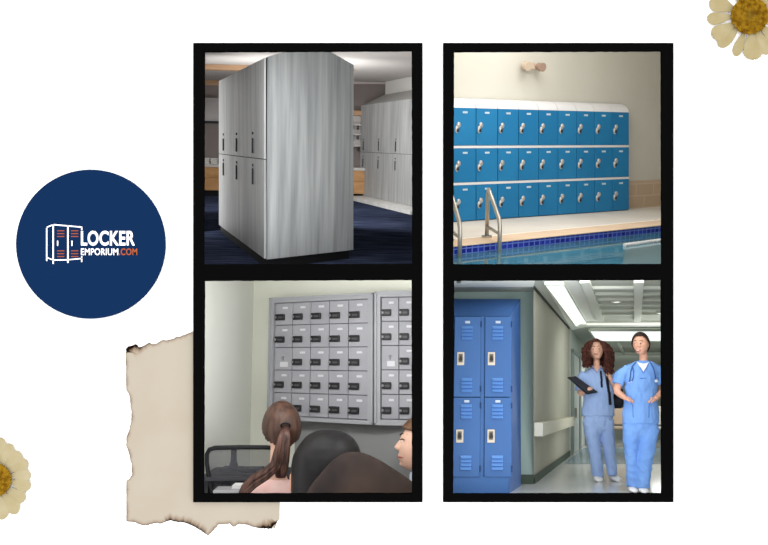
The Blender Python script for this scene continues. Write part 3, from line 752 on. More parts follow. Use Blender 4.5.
quad('wall_right', [R.at(437, 6.76, h3), R.at(437, 10.2, h3), P(437, 274, 10.2), P(437, 274, 6.76)], wall3b)

def small_lockers(fr, label, x_out, grid_x, grid_top, grid_bot, outer, ncol, px_ref):
    root = thing('locker_cabinet', label, 'lockers', fr.M, 'panels of small wall lockers')
    x0, x1 = fr.at(grid_x[0], 360, 0).x, fr.at(grid_x[1], 360, 0).x
    zt, zb = fr.at(px_ref, grid_top, 0).z, fr.at(px_ref, grid_bot, 0).z
    X0, X1 = x_out; Z1, Z0 = fr.at(px_ref, outer[0], 0).z, fr.at(px_ref, outer[1], 0).z
    Wd, Hd = (x1 - x0) / ncol, (zt - zb) / 5
    b = MB(); b.box(X0 + .01, X1 - .01, .03, YW - .005, Z0 + .01, Z1 - .01); b.build('cabinet_body', gap3, root)
    b = MB()
    for (a, c, d_, e) in ((X0, x0 - .006, Z0, Z1), (x1 + .006, X1, Z0, Z1), (x0 - .006, x1 + .006, zt + .006, Z1), (x0 - .006, x1 + .006, Z0, zb - .006)): b.box(a, c, -.03, .06, d_, e)
    b.build('frame', alu2, root)
    b = MB(); lip = .028
    for (a, c, d_, e) in ((X0, X0 + lip, Z0, Z1), (X1 - lip, X1, Z0, Z1), (X0, X1, Z1 - lip, Z1), (X0, X1, Z0, Z0 + lip)): b.box(a, c, -.05, -.03, d_, e)
    b.build('frame_lip', alu2, root)
    b = MB(); b.box(.006, Wd - .006, 0, .03, .006, Hd - .006); d = b.build('door', alu, root, bevel=.003)
    b = MB(); b.box(Wd * .44, Wd * .72, -.008, 0, Hd * .73, Hd * .82); pl_ = b.build('number_plate', plate, d)
    b = MB(); b.box(Wd * .05, Wd * .58, -.035, 0, Hd * .22, Hd * .5); k_ = b.build('combination_lock', lockm, d, bevel=.012)
    b = MB(); b.tube([(Wd * .11, -.03, Hd * .36), (Wd * .11, -.05, Hd * .36)], Hd * .055, 12); b.build('lock_knob', lock2, d)
    b = MB(); b.box(Wd * .24, Wd * .5, -.04, -.03, Hd * .31, Hd * .39); b.build('dial_window', mat('dial_window', (70, 70, 73), .4, .3), d)
    b = MB(); b.box(.006, Wd - .006, 0, .03, .006, Hd - .006); c = b.build('door', gap3 if False else alu, root, bevel=.003)
    b = MB(); b.tube([(Wd * .5, 0, Hd * .56), (Wd * .5, -.02, Hd * .56)], Hd * .06, 12); b.box(Wd * .47, Wd * .53, -.012, 0, Hd * .42, Hd * .56); b.build('keyhole', lock2, c)
    b = MB(); b.box(Wd * .34, Wd * .78, -.008, 0, Hd * .14, Hd * .36); b.build('notice_plate', plate, c)
    c['label'] = 'plain door with a keyhole and a notice plate'
    c.location = (x0, 0, zb + 2 * Hd); c_first = True
    first = True
    for i in range(ncol):
        for j in range(5):
            if i == 0 and j == 2: continue
            if first: d.location = (x0, 0, zb + j * Hd); base = d.location.copy(); first = False
            else: copy_tree(d, root, V((x0 + i * Wd, 0, zb + j * Hd)) - base)
    return root
small_lockers(fA, 'wide grey wall panel of twenty-five small lockers above the ponytailed woman', (0, xr), (274.4, 368.2), 301.3, 417.6, (295.6, 421.7), 5, 321)
xo = fB3.at(412, 360, 0).x
x381, x398 = fB3.at(381.2, 360, 0).x, fB3.at(398.9, 360, 0).x; wcol = x398 - x381
b_px = lambda x: CX + F * ((fB3.M @ V((x, 0, 1))).x) / (fB3.M @ V((x, 0, 1))).y
small_lockers(fB3, 'grey wall panel of small lockers cut by the right edge of the meeting room view', (0, x381 + 2 * wcol + .07), (381.2, b_px(x381 + 2 * wcol)), 297.2, 419.3, (291.2, 425.2), 2, 396)

# desk, paper, monitor stand, mesh chair
fD = Fr(R.at(236, 9.25, .0), V((1, 0, 0)), R.U)
desk_m = mat('grey_desk', (62, 62, 66), .6, .1)
root = thing('desk', 'dark grey desk seen through the mesh chair back', 'desk', fD.M)
zt = fD.atz(236, 468, 0).z
zd = fD.at(236, 470, .0).z
dx0, dx1 = fD.at(211, 470, 0).x, fD.at(296, 470, 0).x
b = MB(); b.box(dx0, dx1, -.55, .25, zd - .05, zd); b.build('desk_top', desk_m, root, bevel=.01)
b = MB(); b.box(dx0, dx1, .2, .24, zd - .7, zd - .05); b.build('front_panel', desk_m, root)
for x in (dx0 + .02, dx1 - .08): b = MB(); b.box(x, x + .06, -.46, .2, zd - .72, zd - .05); b.build('leg', desk_m, root)
ms = thing('monitor_stand', 'dark monitor stand on the desk behind the mesh chair', 'monitor stand', fD.sub(V((fD.at(233.5, 468, .05).x, .05, zd))))
u3 = 9.25 / F
dkm = mat('charcoal_plastic', (58, 58, 61), .5, .2)
b = MB(); b.box(-11 * u3, 8 * u3, -.12, .12, 0, .03); b.build('foot', dkm, ms, bevel=.008)
b = MB(); b.hull([(-4.5 * u3, -.03, .03), (4.5 * u3, -.03, .03), (4.5 * u3, .03, .03), (-4.5 * u3, .03, .03)], [(-2.6 * u3, -.02, .12), (2.6 * u3, -.02, .12), (2.6 * u3, .02, .12), (-2.6 * u3, .02, .12)])
b.box(-2.6 * u3, 2.6 * u3, -.02, .02, .1, 22 * u3); b.build('column', dkm, ms)
kb = thing('keyboard_tray', 'long dark tray on the desk beside the monitor stand', 'tray', fD.sub(V((fD.at(256, 468, .05).x, -.1, zd))))
b = MB(); b.box(-14 * u3, 10 * u3, -.1, .1, 0, .035); b.build('tray_base', dkm, kb, bevel=.008)
b = MB(); b.box(-13 * u3, 9 * u3, -.09, .09, .035, .05); b.build('tray_rim', desk_m, kb)
fC = Fr(R.at(236, 8.75, 0), V((1, 0, 0)), R.U)
ch = thing('office_chair', 'black office chair with a see-through mesh back left of the ponytailed woman', 'chair', fC.sub(V((0, 0, fC.at(236, 556, 0).z))))
zc0 = fC.at(236, 556, 0).z
cp = lambda x, y, d=0: fC.at(x, y, d) - V((0, 0, zc0))
frame_px = [(215.5, 505), (212.5, 493), (209, 478), (206.8, 463), (207, 454), (209.5, 449.5), (215, 447.8), (240, 447.2), (266, 447.4), (275, 448), (280, 450), (282, 457), (282, 470), (280, 486), (278, 505)]
b = MB(); b.tube([cp(*p) for p in frame_px], 2.2 * 8.75 / F, 10); b.tube([cp(215.5, 505), cp(250, 507), cp(278, 505)], 2.2 * 8.75 / F, 10); b.build('back_frame', mat('black_plastic', (27, 28, 30), .5, .2), ch, smooth=True)
mesh_m = mat('grey_mesh', (86, 87, 92), .8, .05, alpha=.5)
b = MB(); b.face([cp(x, y, .012) for x, y in frame_px]); b.build('mesh_panel', mesh_m, ch)
chp = mat('black_plastic', (27, 28, 30), .5, .2)
b = MB(); s0 = cp(250, 513, .0); b.box(s0.x - .5, s0.x + .5, -.95 + .9, .95, s0.z - .06, s0.z + .03); b.build('seat', chp, ch, bevel=.03)
b = MB(); b.tube([(s0.x, .45, s0.z - .06), (s0.x, .45, .06)], .045, 12); b.build('pedestal', chp, ch)
for k in range(5):
    a = 2 * math.pi * k / 5; b = MB(); b.tube([(s0.x, .45, .09), (s0.x + .42 * math.cos(a), .45 + .42 * math.sin(a), .05)], [.04, .025], 8); g_ = b.build('leg', chp, ch)
    b = MB(); b.ellip((s0.x + .42 * math.cos(a), .45 + .42 * math.sin(a), .035), .035, .035, .035, n=10); b.build('caster', chp, g_)
for a_, b_, lab, z_, w_, h_ in [(226, 490.5, 'light grey folder lying low at the left under the chair mesh', 0, 22, 3.6), (238.5, 486.5, 'white paper stack lying beside the grey folder', 0, 15, 3.2)]:
    pass
fP = Fr(R.at(232, 8.45, 0), V((1, 0, 0)), R.U); uP = 8.45 / F
zs_ = fP.at(232, 494.3, 0).z
tb = thing('side_table', 'light grey table top in front of the mesh chair', 'table', fP.sub(V((fP.at(231, 494, 0).x, 0, fP.at(232, 556, 0).z))))
tz = zs_ - fP.at(232, 556, 0).z
tg = mat('light_grey_top', (150, 150, 152), .6, .1)
b = MB(); b.box(-17 * uP, 15 * uP, -.05, .22, tz - .045, tz + .055); b.build('table_top', tg, tb, bevel=.01)
b = MB(); b.tube([(0, .08, tz - .045), (0, .08, .02)], .035, 10); b.build('leg', tg, tb); b = MB(); b.tube([(0, .08, .0), (0, .08, .02)], .17, 20); b.build('foot', tg, tb)
b = MB()
for k in range(4): b.box(-8 * uP + .01 * (k % 2), 9 * uP - .012 * (k % 3), -.08 + .006 * k, .08, k * .011, k * .011 + .009)
tag(b.build('paper_stack', mat('white_paper', (214, 214, 214), .8, 0), M=fP.sub(V((fP.at(241, 487, .12).x, .12, zs_ + .056)))), 'white paper stack on the light grey table behind the ponytailed woman', 'paper')

# --- ponytailed woman
def sitter(name, label, Y, ox):
    O = R.at(ox, Y, h3 + .0); return Fr(O, V((1, 0, 0)), R.U), Y / F
fr, s = sitter('person', '', 8.25, 281)
J = lambda x, y, d=0: fr.at(x, y, d * s)
b = MB(); hM = head_M(J(281.5, 429, 0), 47 * s, 198, 4); add_head(b, hM)
zf = 0.0
b.loft([(J(279, 505, 2), 17 * s, 12 * s), (J(279, 488, 2), 19 * s, 11 * s), (J(278, 482, 2), 12 * s, 8 * s), (J(277, 474, 1), 8 * s, 7.5 * s), (J(277, 462, 0), 7.2 * s, 7.5 * s), (J(278, 446, -1), 7.4 * s, 8 * s)])
b.loft([(V((J(279, 500).x, 0, .02)), 24 * s, 17 * s), (J(279, 540, 2), 22 * s, 14 * s), (J(279, 505, 2), 21 * s, 12 * s)])
b.tube([J(262, 492, 2), J(252, 508, 1), J(248, 535, -4), J(254, 552, -16)], [8 * s, 7 * s, 6 * s, 5 * s], 12); b.tube([J(297, 492, 2), J(306, 508, 1), J(310, 535, -4), J(304, 552, -16)], [8 * s, 7 * s, 6 * s, 5 * s], 12)
add_hand(b, J(254, 552, -16), (.4, -1, 0), (0, 0, 1), .62 * s, .3); add_hand(b, J(304, 552, -16), (-.4, -1, 0), (0, 0, 1), .62 * s, .3, -1)
pA = b.build('person', skin3, M=fr.M); remesh(pA, .018, 2)
tag(pA, 'woman with a brown ponytail and pink top seen from behind', 'person')
b = MB(); b.loft([(V((J(279, 500).x, 0, .06)), 26 * s, 19 * s), (J(279, 540, 2), 25 * s, 16 * s), (J(278, 500, 2), 30 * s, 14 * s), (J(277, 490, 2), 29 * s, 12.5 * s), (J(277, 484.5, 2), 22 * s, 10.5 * s), (J(277, 480.5, 2), 13 * s, 9 * s), (J(277, 478, 2), 9.5 * s, 8.5 * s)], 28)
b.tube([J(258, 493, 2), J(250, 508, 1), J(247, 530, -3)], [10 * s, 9 * s, 8 * s], 14); b.tube([J(298, 493, 2), J(307, 508, 1), J(311, 530, -3)], [10 * s, 9 * s, 8 * s], 14)
remesh(b.build('blouse', mat('pink_cotton', (243, 196, 190), .9, 0, rgb2=(248, 212, 204), scale=(6, 6, 6), bump=.6, bscale=(9, 9, 7)), pA), .02, 3)
cap = hair_cap(hM, 1.1, lambda x, y, z: z > (.2 if y < -.12 else .2 - (y + .12) * 1.35 if y < .13 else max(-.36 + .62 * abs(x), -.36)), 'hair', brown_hair, pA)
b = MB()
for k in range(34):                                                   # the tail, strand by strand
    q = random.uniform(-1, 1); e = random.uniform(-1, 1); t0 = J(285.5 + q * 2.2, 425.5 + abs(q), -25)
    if k < 20: path = [t0, J(284.3 + q * 4.6, 437, -31 + 3 * e), J(282.5 + q * 6.2, 449, -31 + 4 * e), J(281.5 + q * 6.2, 461, -28 + 4 * e), J(281 + q * 5.4, 470, -24 + 3 * e), J(280.5 + q * 3.6, 478 - abs(q), -22 + 3 * e)]
    else: path = [t0, J(283.5 + q * 4, 438, -31 + 3 * e), J(280 + q * 5, 452, -30 + 3 * e), J(276 + q * 4, 465 + 2 * q, -26 + 3 * e), J(266 + q * 2, 474 + 4 * q, -22 + 3 * e), J(254 + q * 2, 481 + 5 * q, -19 + 3 * e), J(245 + q * 2, 490 + 4 * q, -17), J(239 + q * 3, 502, -16)]
    b.tube(path, [1.3 * s] + [2.0 * s] * (len(path) - 2) + [1.6 * s], 7)
b.build('ponytail', mat('chestnut_hair', (92, 64, 54), .5, .3, rgb2=(46, 27, 23), scale=(20, 20, 2), detail=5, lo=.35, hi=.65), pA, smooth=True)
b = MB(); ring = [J(285.5 + 4.4 * math.cos(a), 425.6 + 2.2 * math.sin(a), -26 + 2 * math.sin(a)) for a in [2 * math.pi * k / 16 for k in range(17)]]
b.tube(ring, 1.0 * s, 8); b.build('hair_tie', mat('black_tie', (24, 22, 24), .7, .1), pA, smooth=True)

# --- two dark heads in front
def dome(rows, Y, depth, label, m, ox, bumps, flat=.9):
    fr, s = sitter('person', '', Y, ox)
    J = lambda x, y, d=0: fr.at(x, y, d * s)
    b = MB(); w_ = rows[-1][2] * .62
    zc = (rows[0][0] + rows[-1][0]) / 2
    hr = w_ * (.95 if flat > .5 else .7)
    b.ellip(J(rows[3][1], rows[0][0] + hr * 1.35 + 2, 0), hr * s, hr * s * flat, hr * 1.0 * s)
    cx = rows[-1][1]
    b.loft([(V((J(cx, 520).x, 0, .01)), w_ * 1.25 * s, w_ * .9 * s), (J(cx, 545, 0), w_ * 1.2 * s, w_ * .8 * s), (J(cx, 520, 0), w_ * 1.0 * s, w_ * .75 * s), (J(cx, 505, 0), w_ * .5 * s, w_ * .5 * s), (J(cx, 480, 0), w_ * .45 * s, w_ * .5 * s)])
    for sd in (-1, 1): b.ellip(J(cx + sd * hr * .98, rows[0][0] + w_ * 1.25, -2), 2.5 * s, 5 * s, 8 * s)
    for (x, y, d, r) in bumps: b.ellip(J(x, y, d), r * s, r * s, r * 1.8 * s)
    o = b.build('person', skin1 if not bumps else skin2, M=fr.M); remesh(o, .03, 2); tag(o, label, 'person')
    b = MB(); b.loft([(J(cx, y, 2), rx * s, rx * s * flat) for y, cx, rx in rows], 36)
    h = b.build('hair', m, o); remesh(h, .02, 5)
    return o, fr, s
oB, fB_, sB = dome([(430, 328, 7), (431.5, 328, 14), (434, 328.5, 20), (438.5, 329, 25.5), (446, 328.5, 31), (455, 327.5, 35), (466, 326.5, 36), (480, 325.5, 35), (492, 325, 34.5), (505, 325, 33), (525, 325, 30)], 7.75, 0,
     'person with sleek black hair seen from behind, beside the ponytailed woman', black_hair, 326, [(291.5, 478, 6, 3.2), (291.8, 488, 5, 3)])
b = MB(); J = lambda x, y, d=0: fB_.at(x, y, d * sB)
b.loft([(V((J(325, 520).x, 0, .03)), 40 * sB, 26 * sB), (J(325, 540, 0), 40 * sB, 24 * sB), (J(325, 522, 0), 34 * sB, 22 * sB), (J(325, 512, 0), 18 * sB, 16 * sB)]); remesh(b.build('jumper', mat('charcoal_knit', (52, 52, 56), .9, 0), oB), .03, 3)
oC, fC_, sC = dome([(451.8, 353, 5), (453, 353.5, 11), (456, 355, 17.5), (461, 356.5, 26), (467, 358.5, 33.5), (474, 361, 42), (482, 363, 51), (490, 365, 58.5), (500, 366, 64), (515, 366, 66), (535, 366, 60)], 7.15, 0,
     'large brown-black head seen from behind, nearest and lowest in the meeting room', dusk_hair, 364, [], .42)
b = MB(); J = lambda x, y, d=0: fC_.at(x, y, d * sC)
b.loft([(V((J(366, 540).x, 0, .02)), 60 * sC, 24 * sC), (J(366, 550, 0), 60 * sC, 24 * sC), (J(366, 542, 0), 40 * sC, 20 * sC)]); remesh(b.build('jacket', mat('dark_jacket', (44, 42, 46), .9, 0), oC), .03, 3)

# --- the face in profile at the right edge
fr, s = sitter('person', '', 8.9, 424)
J = lambda x, y, d=0: fr.at(x, y, d * s)
b = MB(); hM = head_M(J(420.6, 446, 0), 51 * s, -90, -9); add_head(b, hM)
b.loft([(V((J(428, 500).x, 0, .01)), 11 * s, 24 * s), (J(428, 545, 0), 11 * s, 22 * s), (J(428, 505, 0), 10 * s, 20 * s), (J(428, 488, 0), 10 * s, 14 * s), (J(427, 480, 0), 9 * s, 9 * s), (J(426, 470, 0), 9 * s, 8.5 * s), (J(425, 455, 0), 9 * s, 9 * s)])
for sd in (-1, 1):
    b.tube([J(428, 492, sd * 18), J(428, 512, sd * 23), J(424, 532, sd * 22), J(412, 545, sd * 14)], [7 * s, 6.5 * s, 5.5 * s, 4.5 * s], 12); add_hand(b, J(412, 545, sd * 14), (-1, 0, 0), (0, 0, 1), .62 * s, .3, sd)
pD = b.build('person', skin3, M=fr.M); remesh(pD, .011, 1)
tag(pD, 'person with a fair face in profile looking left at the right edge', 'person')
hair_cap(hM, 1.09, lambda x, y, z: z > (.26 + .0 * y if y < -.2 else .26 - (y + .2) * 1.1 if y < .2 else -.25), 'hair', mat('light_brown_hair', (122, 92, 70), .5, .25, rgb2=(88, 62, 46), scale=(10, 10, 2), detail=5), pD)
tr = bvh(pD)
off = lambda px, py, e: (lambda d: (tr.ray_cast(fr.o, d.normalized())[0] or J(px, py)) - d.normalized() * e * s)(fr.d(px, py))
b = MB(); b.ellip(off(402.4, 441.4, -.5), 1.7 * s, .9 * s, 1.1 * s, n=12); e = b.build('eye', eye_w, pD, smooth=True)
b = MB(); b.ellip(off(401.6, 441.5, .3), .75 * s, .5 * s, 1.0 * s, n=12); b.build('iris', iris, e, smooth=True)
b = MB(); b.tube([off(400.0, 439.6, .5), off(402, 438.9, .6), off(404.5, 440, .4)], .45 * s, 6); b.build('eyelashes', brow_m, pD, smooth=True)
b = MB(); b.tube([off(399.6, 435, .2), off(402.5, 433.4, .2), off(407.5, 434.4, .1)], [.5 * s, .9 * s, .3 * s], 8, .6); b.build('eyebrow', brow_m, pD, smooth=True)
b = MB(); b.tube([off(398.3, 456.8, .1), off(400.5, 457.2, .1), off(403.8, 457.8, 0)], [1.0 * s, .9 * s, .25 * s], 8); b.build('lips', mat('pink_lips', (190, 112, 104), .5, .2), pD, smooth=True)
b = MB(); b.loft([(V((J(428, 500).x, 0, .05)), 12 * s, 27 * s), (J(428, 545, 0), 12 * s, 26 * s), (J(426, 500, 0), 14 * s, 27 * s), (J(425, 488, 0), 15 * s, 22 * s), (J(424, 480, 0), 15 * s, 15 * s), (J(423, 475, 0), 14 * s, 11.5 * s), (J(422.5, 471, 0), 12.5 * s, 10.5 * s)], 28)
remesh(b.build('shirt', mat('pale_blue_shirt', (196, 206, 222), .9, 0), pD), .02, 3)
quad('ceiling', [P(150, 276, 7.0), P(437, 276, 7.0), P(437, 276, 11.4), P(150, 276, 11.4)], mat('white_ceiling', (226, 226, 222), .9, 0))
lamp('meeting_room_fill', P(250, 279.5, 7.35), R.at(340, 10, .1), 1.8, .1, 44)  # added fill tucked above the opening, brightens lockers and heads
lamp('meeting_room_side_fill', P(424, 320, 7.3), R.at(262, 10.2, -.1), .25, 1.0, 24)  # unseen fill added at the right edge, aimed at the far left corner

# ================================================================== ROOM FOUR: hospital corridor
R = Room(405, 558, 0); h4 = R.h(520, 493.2, 7.0); hc4 = R.h(533.5, 286, h4 / -R.U.dot(ray(533.5, 484)))
d4 = R.vp(635)
teal = mat('teal_grey_wall', (148, 168, 163), .85, .05, rgb2=(154, 174, 169), scale=(1, 1, 1)); olive = mat('olive_grey_wall', (152, 152, 138), .8, .05, rgb2=(160, 160, 146), scale=(1, 1, 1))
pale_g = mat('pale_green_panel', (184, 192, 184), .7, .1); base_m = mat('dark_green_base', (72, 84, 74), .7, .1); floor_m = mat('polished_floor', (196, 198, 196), .14, .35, rgb2=(204, 206, 204), scale=(1, 1, 1))
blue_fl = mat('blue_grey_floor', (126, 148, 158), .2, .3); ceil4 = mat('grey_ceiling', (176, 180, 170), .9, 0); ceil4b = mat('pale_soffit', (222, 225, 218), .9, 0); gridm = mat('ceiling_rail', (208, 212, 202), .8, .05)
YB4 = 18.2; Y = lambda px, py, h: -h / R.U.dot(ray(px, py))
YW4 = Y(533.5, 484, h4)  # the teal wall
ff = Fr(R.at(558, 6.9, h4), V((1, 0, 0)), R.U)
fquad('floor', ff, [ff.loc(R.at(*a, h4)) for a in ((438, 6.78), (706, 6.78), (706, YB4), (438, YB4))], floor_m)
quad('wall_left', [R.at(437.5, 6.9, h4), R.at(437.5, YW4, h4), R.at(437.5, YW4, hc4 + .02), R.at(437.5, 6.9, hc4 + .02)], teal)
quad('wall_right', [R.at(706, 6.9, h4), R.at(706, YB4, h4), R.at(706, YB4, hc4), R.at(706, 6.9, hc4)], olive)
# front-facing teal wall, corridor wall, end wall
cor = R.hit(533.5, 484, h4)
tl = R.hit(445, 484, h4)
fT = Fr(cor, V((1, 0, 0)), R.U)
topc = fT.at(533.5, 286, 0)
lbt = fT.at(445, 287.5, 0)
fquad('wall_back', fT, [(fT.at(438, 480, 0).x, 0, 0), (0, 0, 0), (topc.x, 0, topc.z), (fT.at(438, 287, 0).x, 0, fT.at(438, 287, 0).z)], teal)
Lw = {}
def onc(px, py_at_533):
    """point of the corridor wall in column px, on the level line through (533.5, py)"""
    hh = R.h(533.5, py_at_533, YW4); a = (px - CX) / F; base = cor - CAM
    # walk along d4 until the column is reached
    t = (a * base.y - base.x) / (d4.x - a * d4.y); Yp = base.y + d4.y * t
    return R.at(px, Yp, hh), Yp
def cwall(name, px0, px1, ya, yb, m, push=0.0, kind=True):
    ps = [onc(px0, ya)[0], onc(px1, ya)[0], onc(px1, yb)[0], onc(px0, yb)[0]]
    n = d4.cross(R.U).normalized()
    if n.x < 0: n = -n
    return quad(name, [p + n * push for p in ps], m, kind)
cwall('wall_left', 533.5, 569.5, 484, 286, olive); cwall('wall_left', 569.5, 600, 484, 286, pale_g)
cwall('baseboard_left', 533.5, 569.5, 484, 475, base_m, .015)
fquad('baseboard_back', fT, [fT.at(515, 484, -.012), fT.at(533.7, 484.3, -.012), fT.at(533.7, 474.5, -.012), fT.at(515, 474.5, -.012)], base_m)
q_end = onc(600, 484)
quad('wall_back', [R.at(560, YB4, h4), R.at(706, YB4, h4), R.at(706, YB4, hc4), R.at(560, YB4, hc4)], mat('far_wall', (164, 170, 160), .9, 0))
# blue-grey floor band
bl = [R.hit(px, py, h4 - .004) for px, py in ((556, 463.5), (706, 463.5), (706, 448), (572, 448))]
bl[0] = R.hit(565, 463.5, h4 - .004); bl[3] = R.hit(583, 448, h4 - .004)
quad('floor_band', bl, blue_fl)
# hand rail board on the corridor wall
n4 = d4.cross(R.U).normalized()
if n4.x < 0: n4 = -n4
rl = thing('wall_handrail', 'beige bumper rail running along the grey corridor wall', 'handrail', Matrix.Translation(onc(534.5, 435.5)[0]))
I_ = rl.matrix_world.inverted()
a_ = [I_ @ onc(534.5, y)[0] for y in (436.5, 422.8)]; c_ = [I_ @ onc(569, y)[0] for y in (436.5, 422.8)]
b = MB(); b.hull([a_[0], a_[1], a_[1] + n4 * .09, a_[0] + n4 * .09], [c_[0], c_[1], c_[1] + n4 * .09, c_[0] + n4 * .09]); b.build('rail_board', mat('beige_rail', (188, 186, 168), .6, .1), rl)
b = MB(); e_ = -d4 * .012; b.hull([a_[0], a_[1], a_[1] + n4 * .092, a_[0] + n4 * .092], [p + e_ for p in (a_[0], a_[1], a_[1] + n4 * .092, a_[0] + n4 * .092)]); b.build('end_cap', mat('pale_cap', (214, 214, 204), .6, .1), rl)
# doors further down the corridor
for k, (p0, p1, lab) in enumerate([(571.5, 577.5, 'nearest pale green door in the corridor wall behind the curly-haired woman'), (579, 583.5, 'second pale green door along the corridor wall'), (585, 588.5, 'last pale green door of the corridor, half hidden by curly hair')]):
    dr = thing('door', lab, 'door', Matrix.Translation(onc(p0, 483.5)[0])); I_ = dr.matrix_world.inverted()
    def slab(x0, x1, y0, y1, t0, t1, name, m, par):
        A = [I_ @ onc(x, y)[0] + n4 * t for x, y, t in ((x0, y0, t0), (x1, y0, t0), (x1, y1, t0), (x0, y1, t0))]
        B = [p + n4 * (t1 - t0) for p in A]; b = MB(); b.hull(A, B); return b.build(name, m, par)
    slab(p0, p1, 483.5, 322, .004, .03, 'door_leaf', mat('door_leaf', (200, 206, 200), .6, .1), dr)
    for x0, x1 in ((p0 - .6, p0), (p1, p1 + .6)): slab(x0, x1, 483.5, 318, .004, .05, 'door_frame', mat('door_frame', (150, 160, 154), .6, .1), dr)
    slab(p0 - .6, p1 + .6, 322, 316, .004, .05, 'door_frame', mat('door_frame', (150, 160, 154), .6, .1), dr)
    slab(p0 + (p1 - p0) * .2, p0 + (p1 - p0) * .3, 426, 410, .03, .07, 'handle', steel, dr)
# ceiling: plain slab, coffers with rails, strip light, cross beam, light panel
cq = lambda name, pts, m, dh=0.0: quad(name, [R.hit(px, py, hc4 + dh) for px, py in pts], m)
quad('ceiling', [R.at(438, 6.78, hc4), R.at(706, 6.78, hc4), R.at(706, YB4, hc4), R.at(438, YB4, hc4)], ceil4)
hcs = hc4 + .004
def cpt(px, Yp, dh=0.0): return R.at(px, Yp, hc4 + dh)
vpx, vpy = 635.0, None
def along(px, py, py2):
    """follow the corridor direction on the ceiling from a pixel until row py2"""
    p = R.hit(px, py, hc4) - CAM; b2 = (CY - py2) / F
    t = (p.z - b2 * p.y) / (b2 * d4.y - d4.z); return CAM + p + d4 * t
dn = -R.U
pale = [R.hit(533.5, 286, hc4), R.hit(445, 286.5, hc4), R.hit(445, 276, hc4), R.hit(528, 276, hc4), R.hit(545, 281, hc4), along(545, 281, 326), along(534, 287, 330)]
q_ = [along(x, 276, 323) for x in (520, 596)]
A_ = [R.hit(530, 281, hc4), along(530, 281, 330), along(582, 281, 318), R.hit(583, 281, hc4)]
quad('trim_7', [p + dn * .006 for p in (R.hit(540, 276, hc4), along(531, 281, 330), along(581, 281, 323), R.hit(576, 276, hc4))], ceil4b)
quad('trim_8', [p + dn * .01 for p in (R.hit(445, 286.3, hc4), R.hit(533, 286, hc4), R.hit(536, 277, hc4), R.hit(445, 277, hc4))], ceil4b)
tube_m = mat('lit_diffuser', (236, 240, 236), .5, 0, emit=1.0)
def panel_light(name, label, corners, t=.03):
    o = sum((c for c in corners), V()) / 4; root = thing(name, label, 'ceiling light', Matrix.Translation(o)); I_ = root.matrix_world.inverted()
    A = [I_ @ c + dn * .012 for c in corners]; b = MB(); b.hull(A, [p + dn * t for p in A]); b.build('diffuser', tube_m, root)
    ce = sum(A, V()) / 4; b = MB()
    for i in range(4):
        p, q = A[i], A[(i + 1) % 4]; pi, qi = p + (ce - p) * -.03, q + (ce - q) * -.03
        b.hull([p, q, qi, pi], [v + dn * (t + .01) for v in (p, q, qi, pi)])
    b.build('light_frame', gridm, root)
panel_light('strip_light', 'long white strip light running down the corridor ceiling above the blue lockers', [R.hit(545.5, 281, hc4), R.hit(563.5, 281, hc4), along(563.5, 281, 322), along(545.5, 281, 323.5)])
panel_light('light_panel', 'wide glowing ceiling panel across the corridor above the two women', [R.hit(590, 328.4, hc4), R.hit(690, 328.4, hc4), R.hit(690, 338.8, hc4), R.hit(597, 338.8, hc4)])
panel_light('light_panel', 'thin far ceiling light line beyond the wide glowing panel', [R.hit(612, 353.6, hc4), R.hit(690, 353.6, hc4), R.hit(690, 355.8, hc4), R.hit(613, 355.8, hc4)])
b = MB()
def rail4(p, q, wpx, drop=.05):
    s_ = (q - p).normalized().cross(R.U) * wpx; b.hull([p - s_, q - s_, q + s_, p + s_], [v + dn * drop for v in (p - s_, q - s_, q + s_, p + s_)])
for x in (584.5, 638.5): rail4(R.hit(x, 278, hc4), along(x, 278, 319), .05)
struct(b.build('trim_9', gridm)); b = MB()
for i, py in enumerate((286.5, 292.5, 298, 303, 308, 313)):
    rail4(along(586, 281, py), R.hit(704, py, hc4), .035, .03)
struct(b.build('trim_10', gridm)); b = MB()
pB0, pB1 = R.hit(580, 321.6, hc4), R.hit(704, 321.6, hc4); rail4(pB0, pB1, .12, .07); struct(b.build('trim_11', gridm)); b = MB()
rail4(R.hit(618, 341, hc4), R.hit(624, 354, hc4), .03, .03); rail4(R.hit(606, 352.5, hc4), R.hit(704, 352.5, hc4), .05, .03); struct(b.build('trim_12', gridm))
for px, py, lab in ((616.3, 299.2, 'small round downlight in the middle of the ceiling grid'), (660.5, 310.8, 'small round downlight at the right edge of the ceiling grid')):
    c = R.hit(px, py, hc4) + dn * .035; root = thing('downlight', lab, 'ceiling light', Matrix.Translation(c)); b = MB(); Mq = R.U.to_track_quat('Z', 'Y').to_matrix()
    b.ellip((0, 0, 0), .045, .045, .008, M=Mq, n=18); b.build('diffuser', tube_m, root); b = MB()
    b.rings([[Mq @ V((r * math.cos(a), r * math.sin(a), z)) for a in [2 * math.pi * j / 20 for j in range(20)]] for r, z in ((.046, -.004), (.065, -.004), (.065, .03), (.046, .03))]); b.build('ring', gridm, root)
# dark line where wall meets ceiling
b = MB()
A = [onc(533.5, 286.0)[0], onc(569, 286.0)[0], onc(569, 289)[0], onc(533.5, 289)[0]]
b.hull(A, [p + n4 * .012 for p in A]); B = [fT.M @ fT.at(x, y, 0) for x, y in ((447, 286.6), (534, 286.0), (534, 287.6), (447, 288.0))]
b.hull(B, [p - fT.M.to_3x3() @ V((0, .012, 0)) for p in B]); struct(b.build('trim_13', mat('dark_trim', (66, 70, 66), .8, .05)))

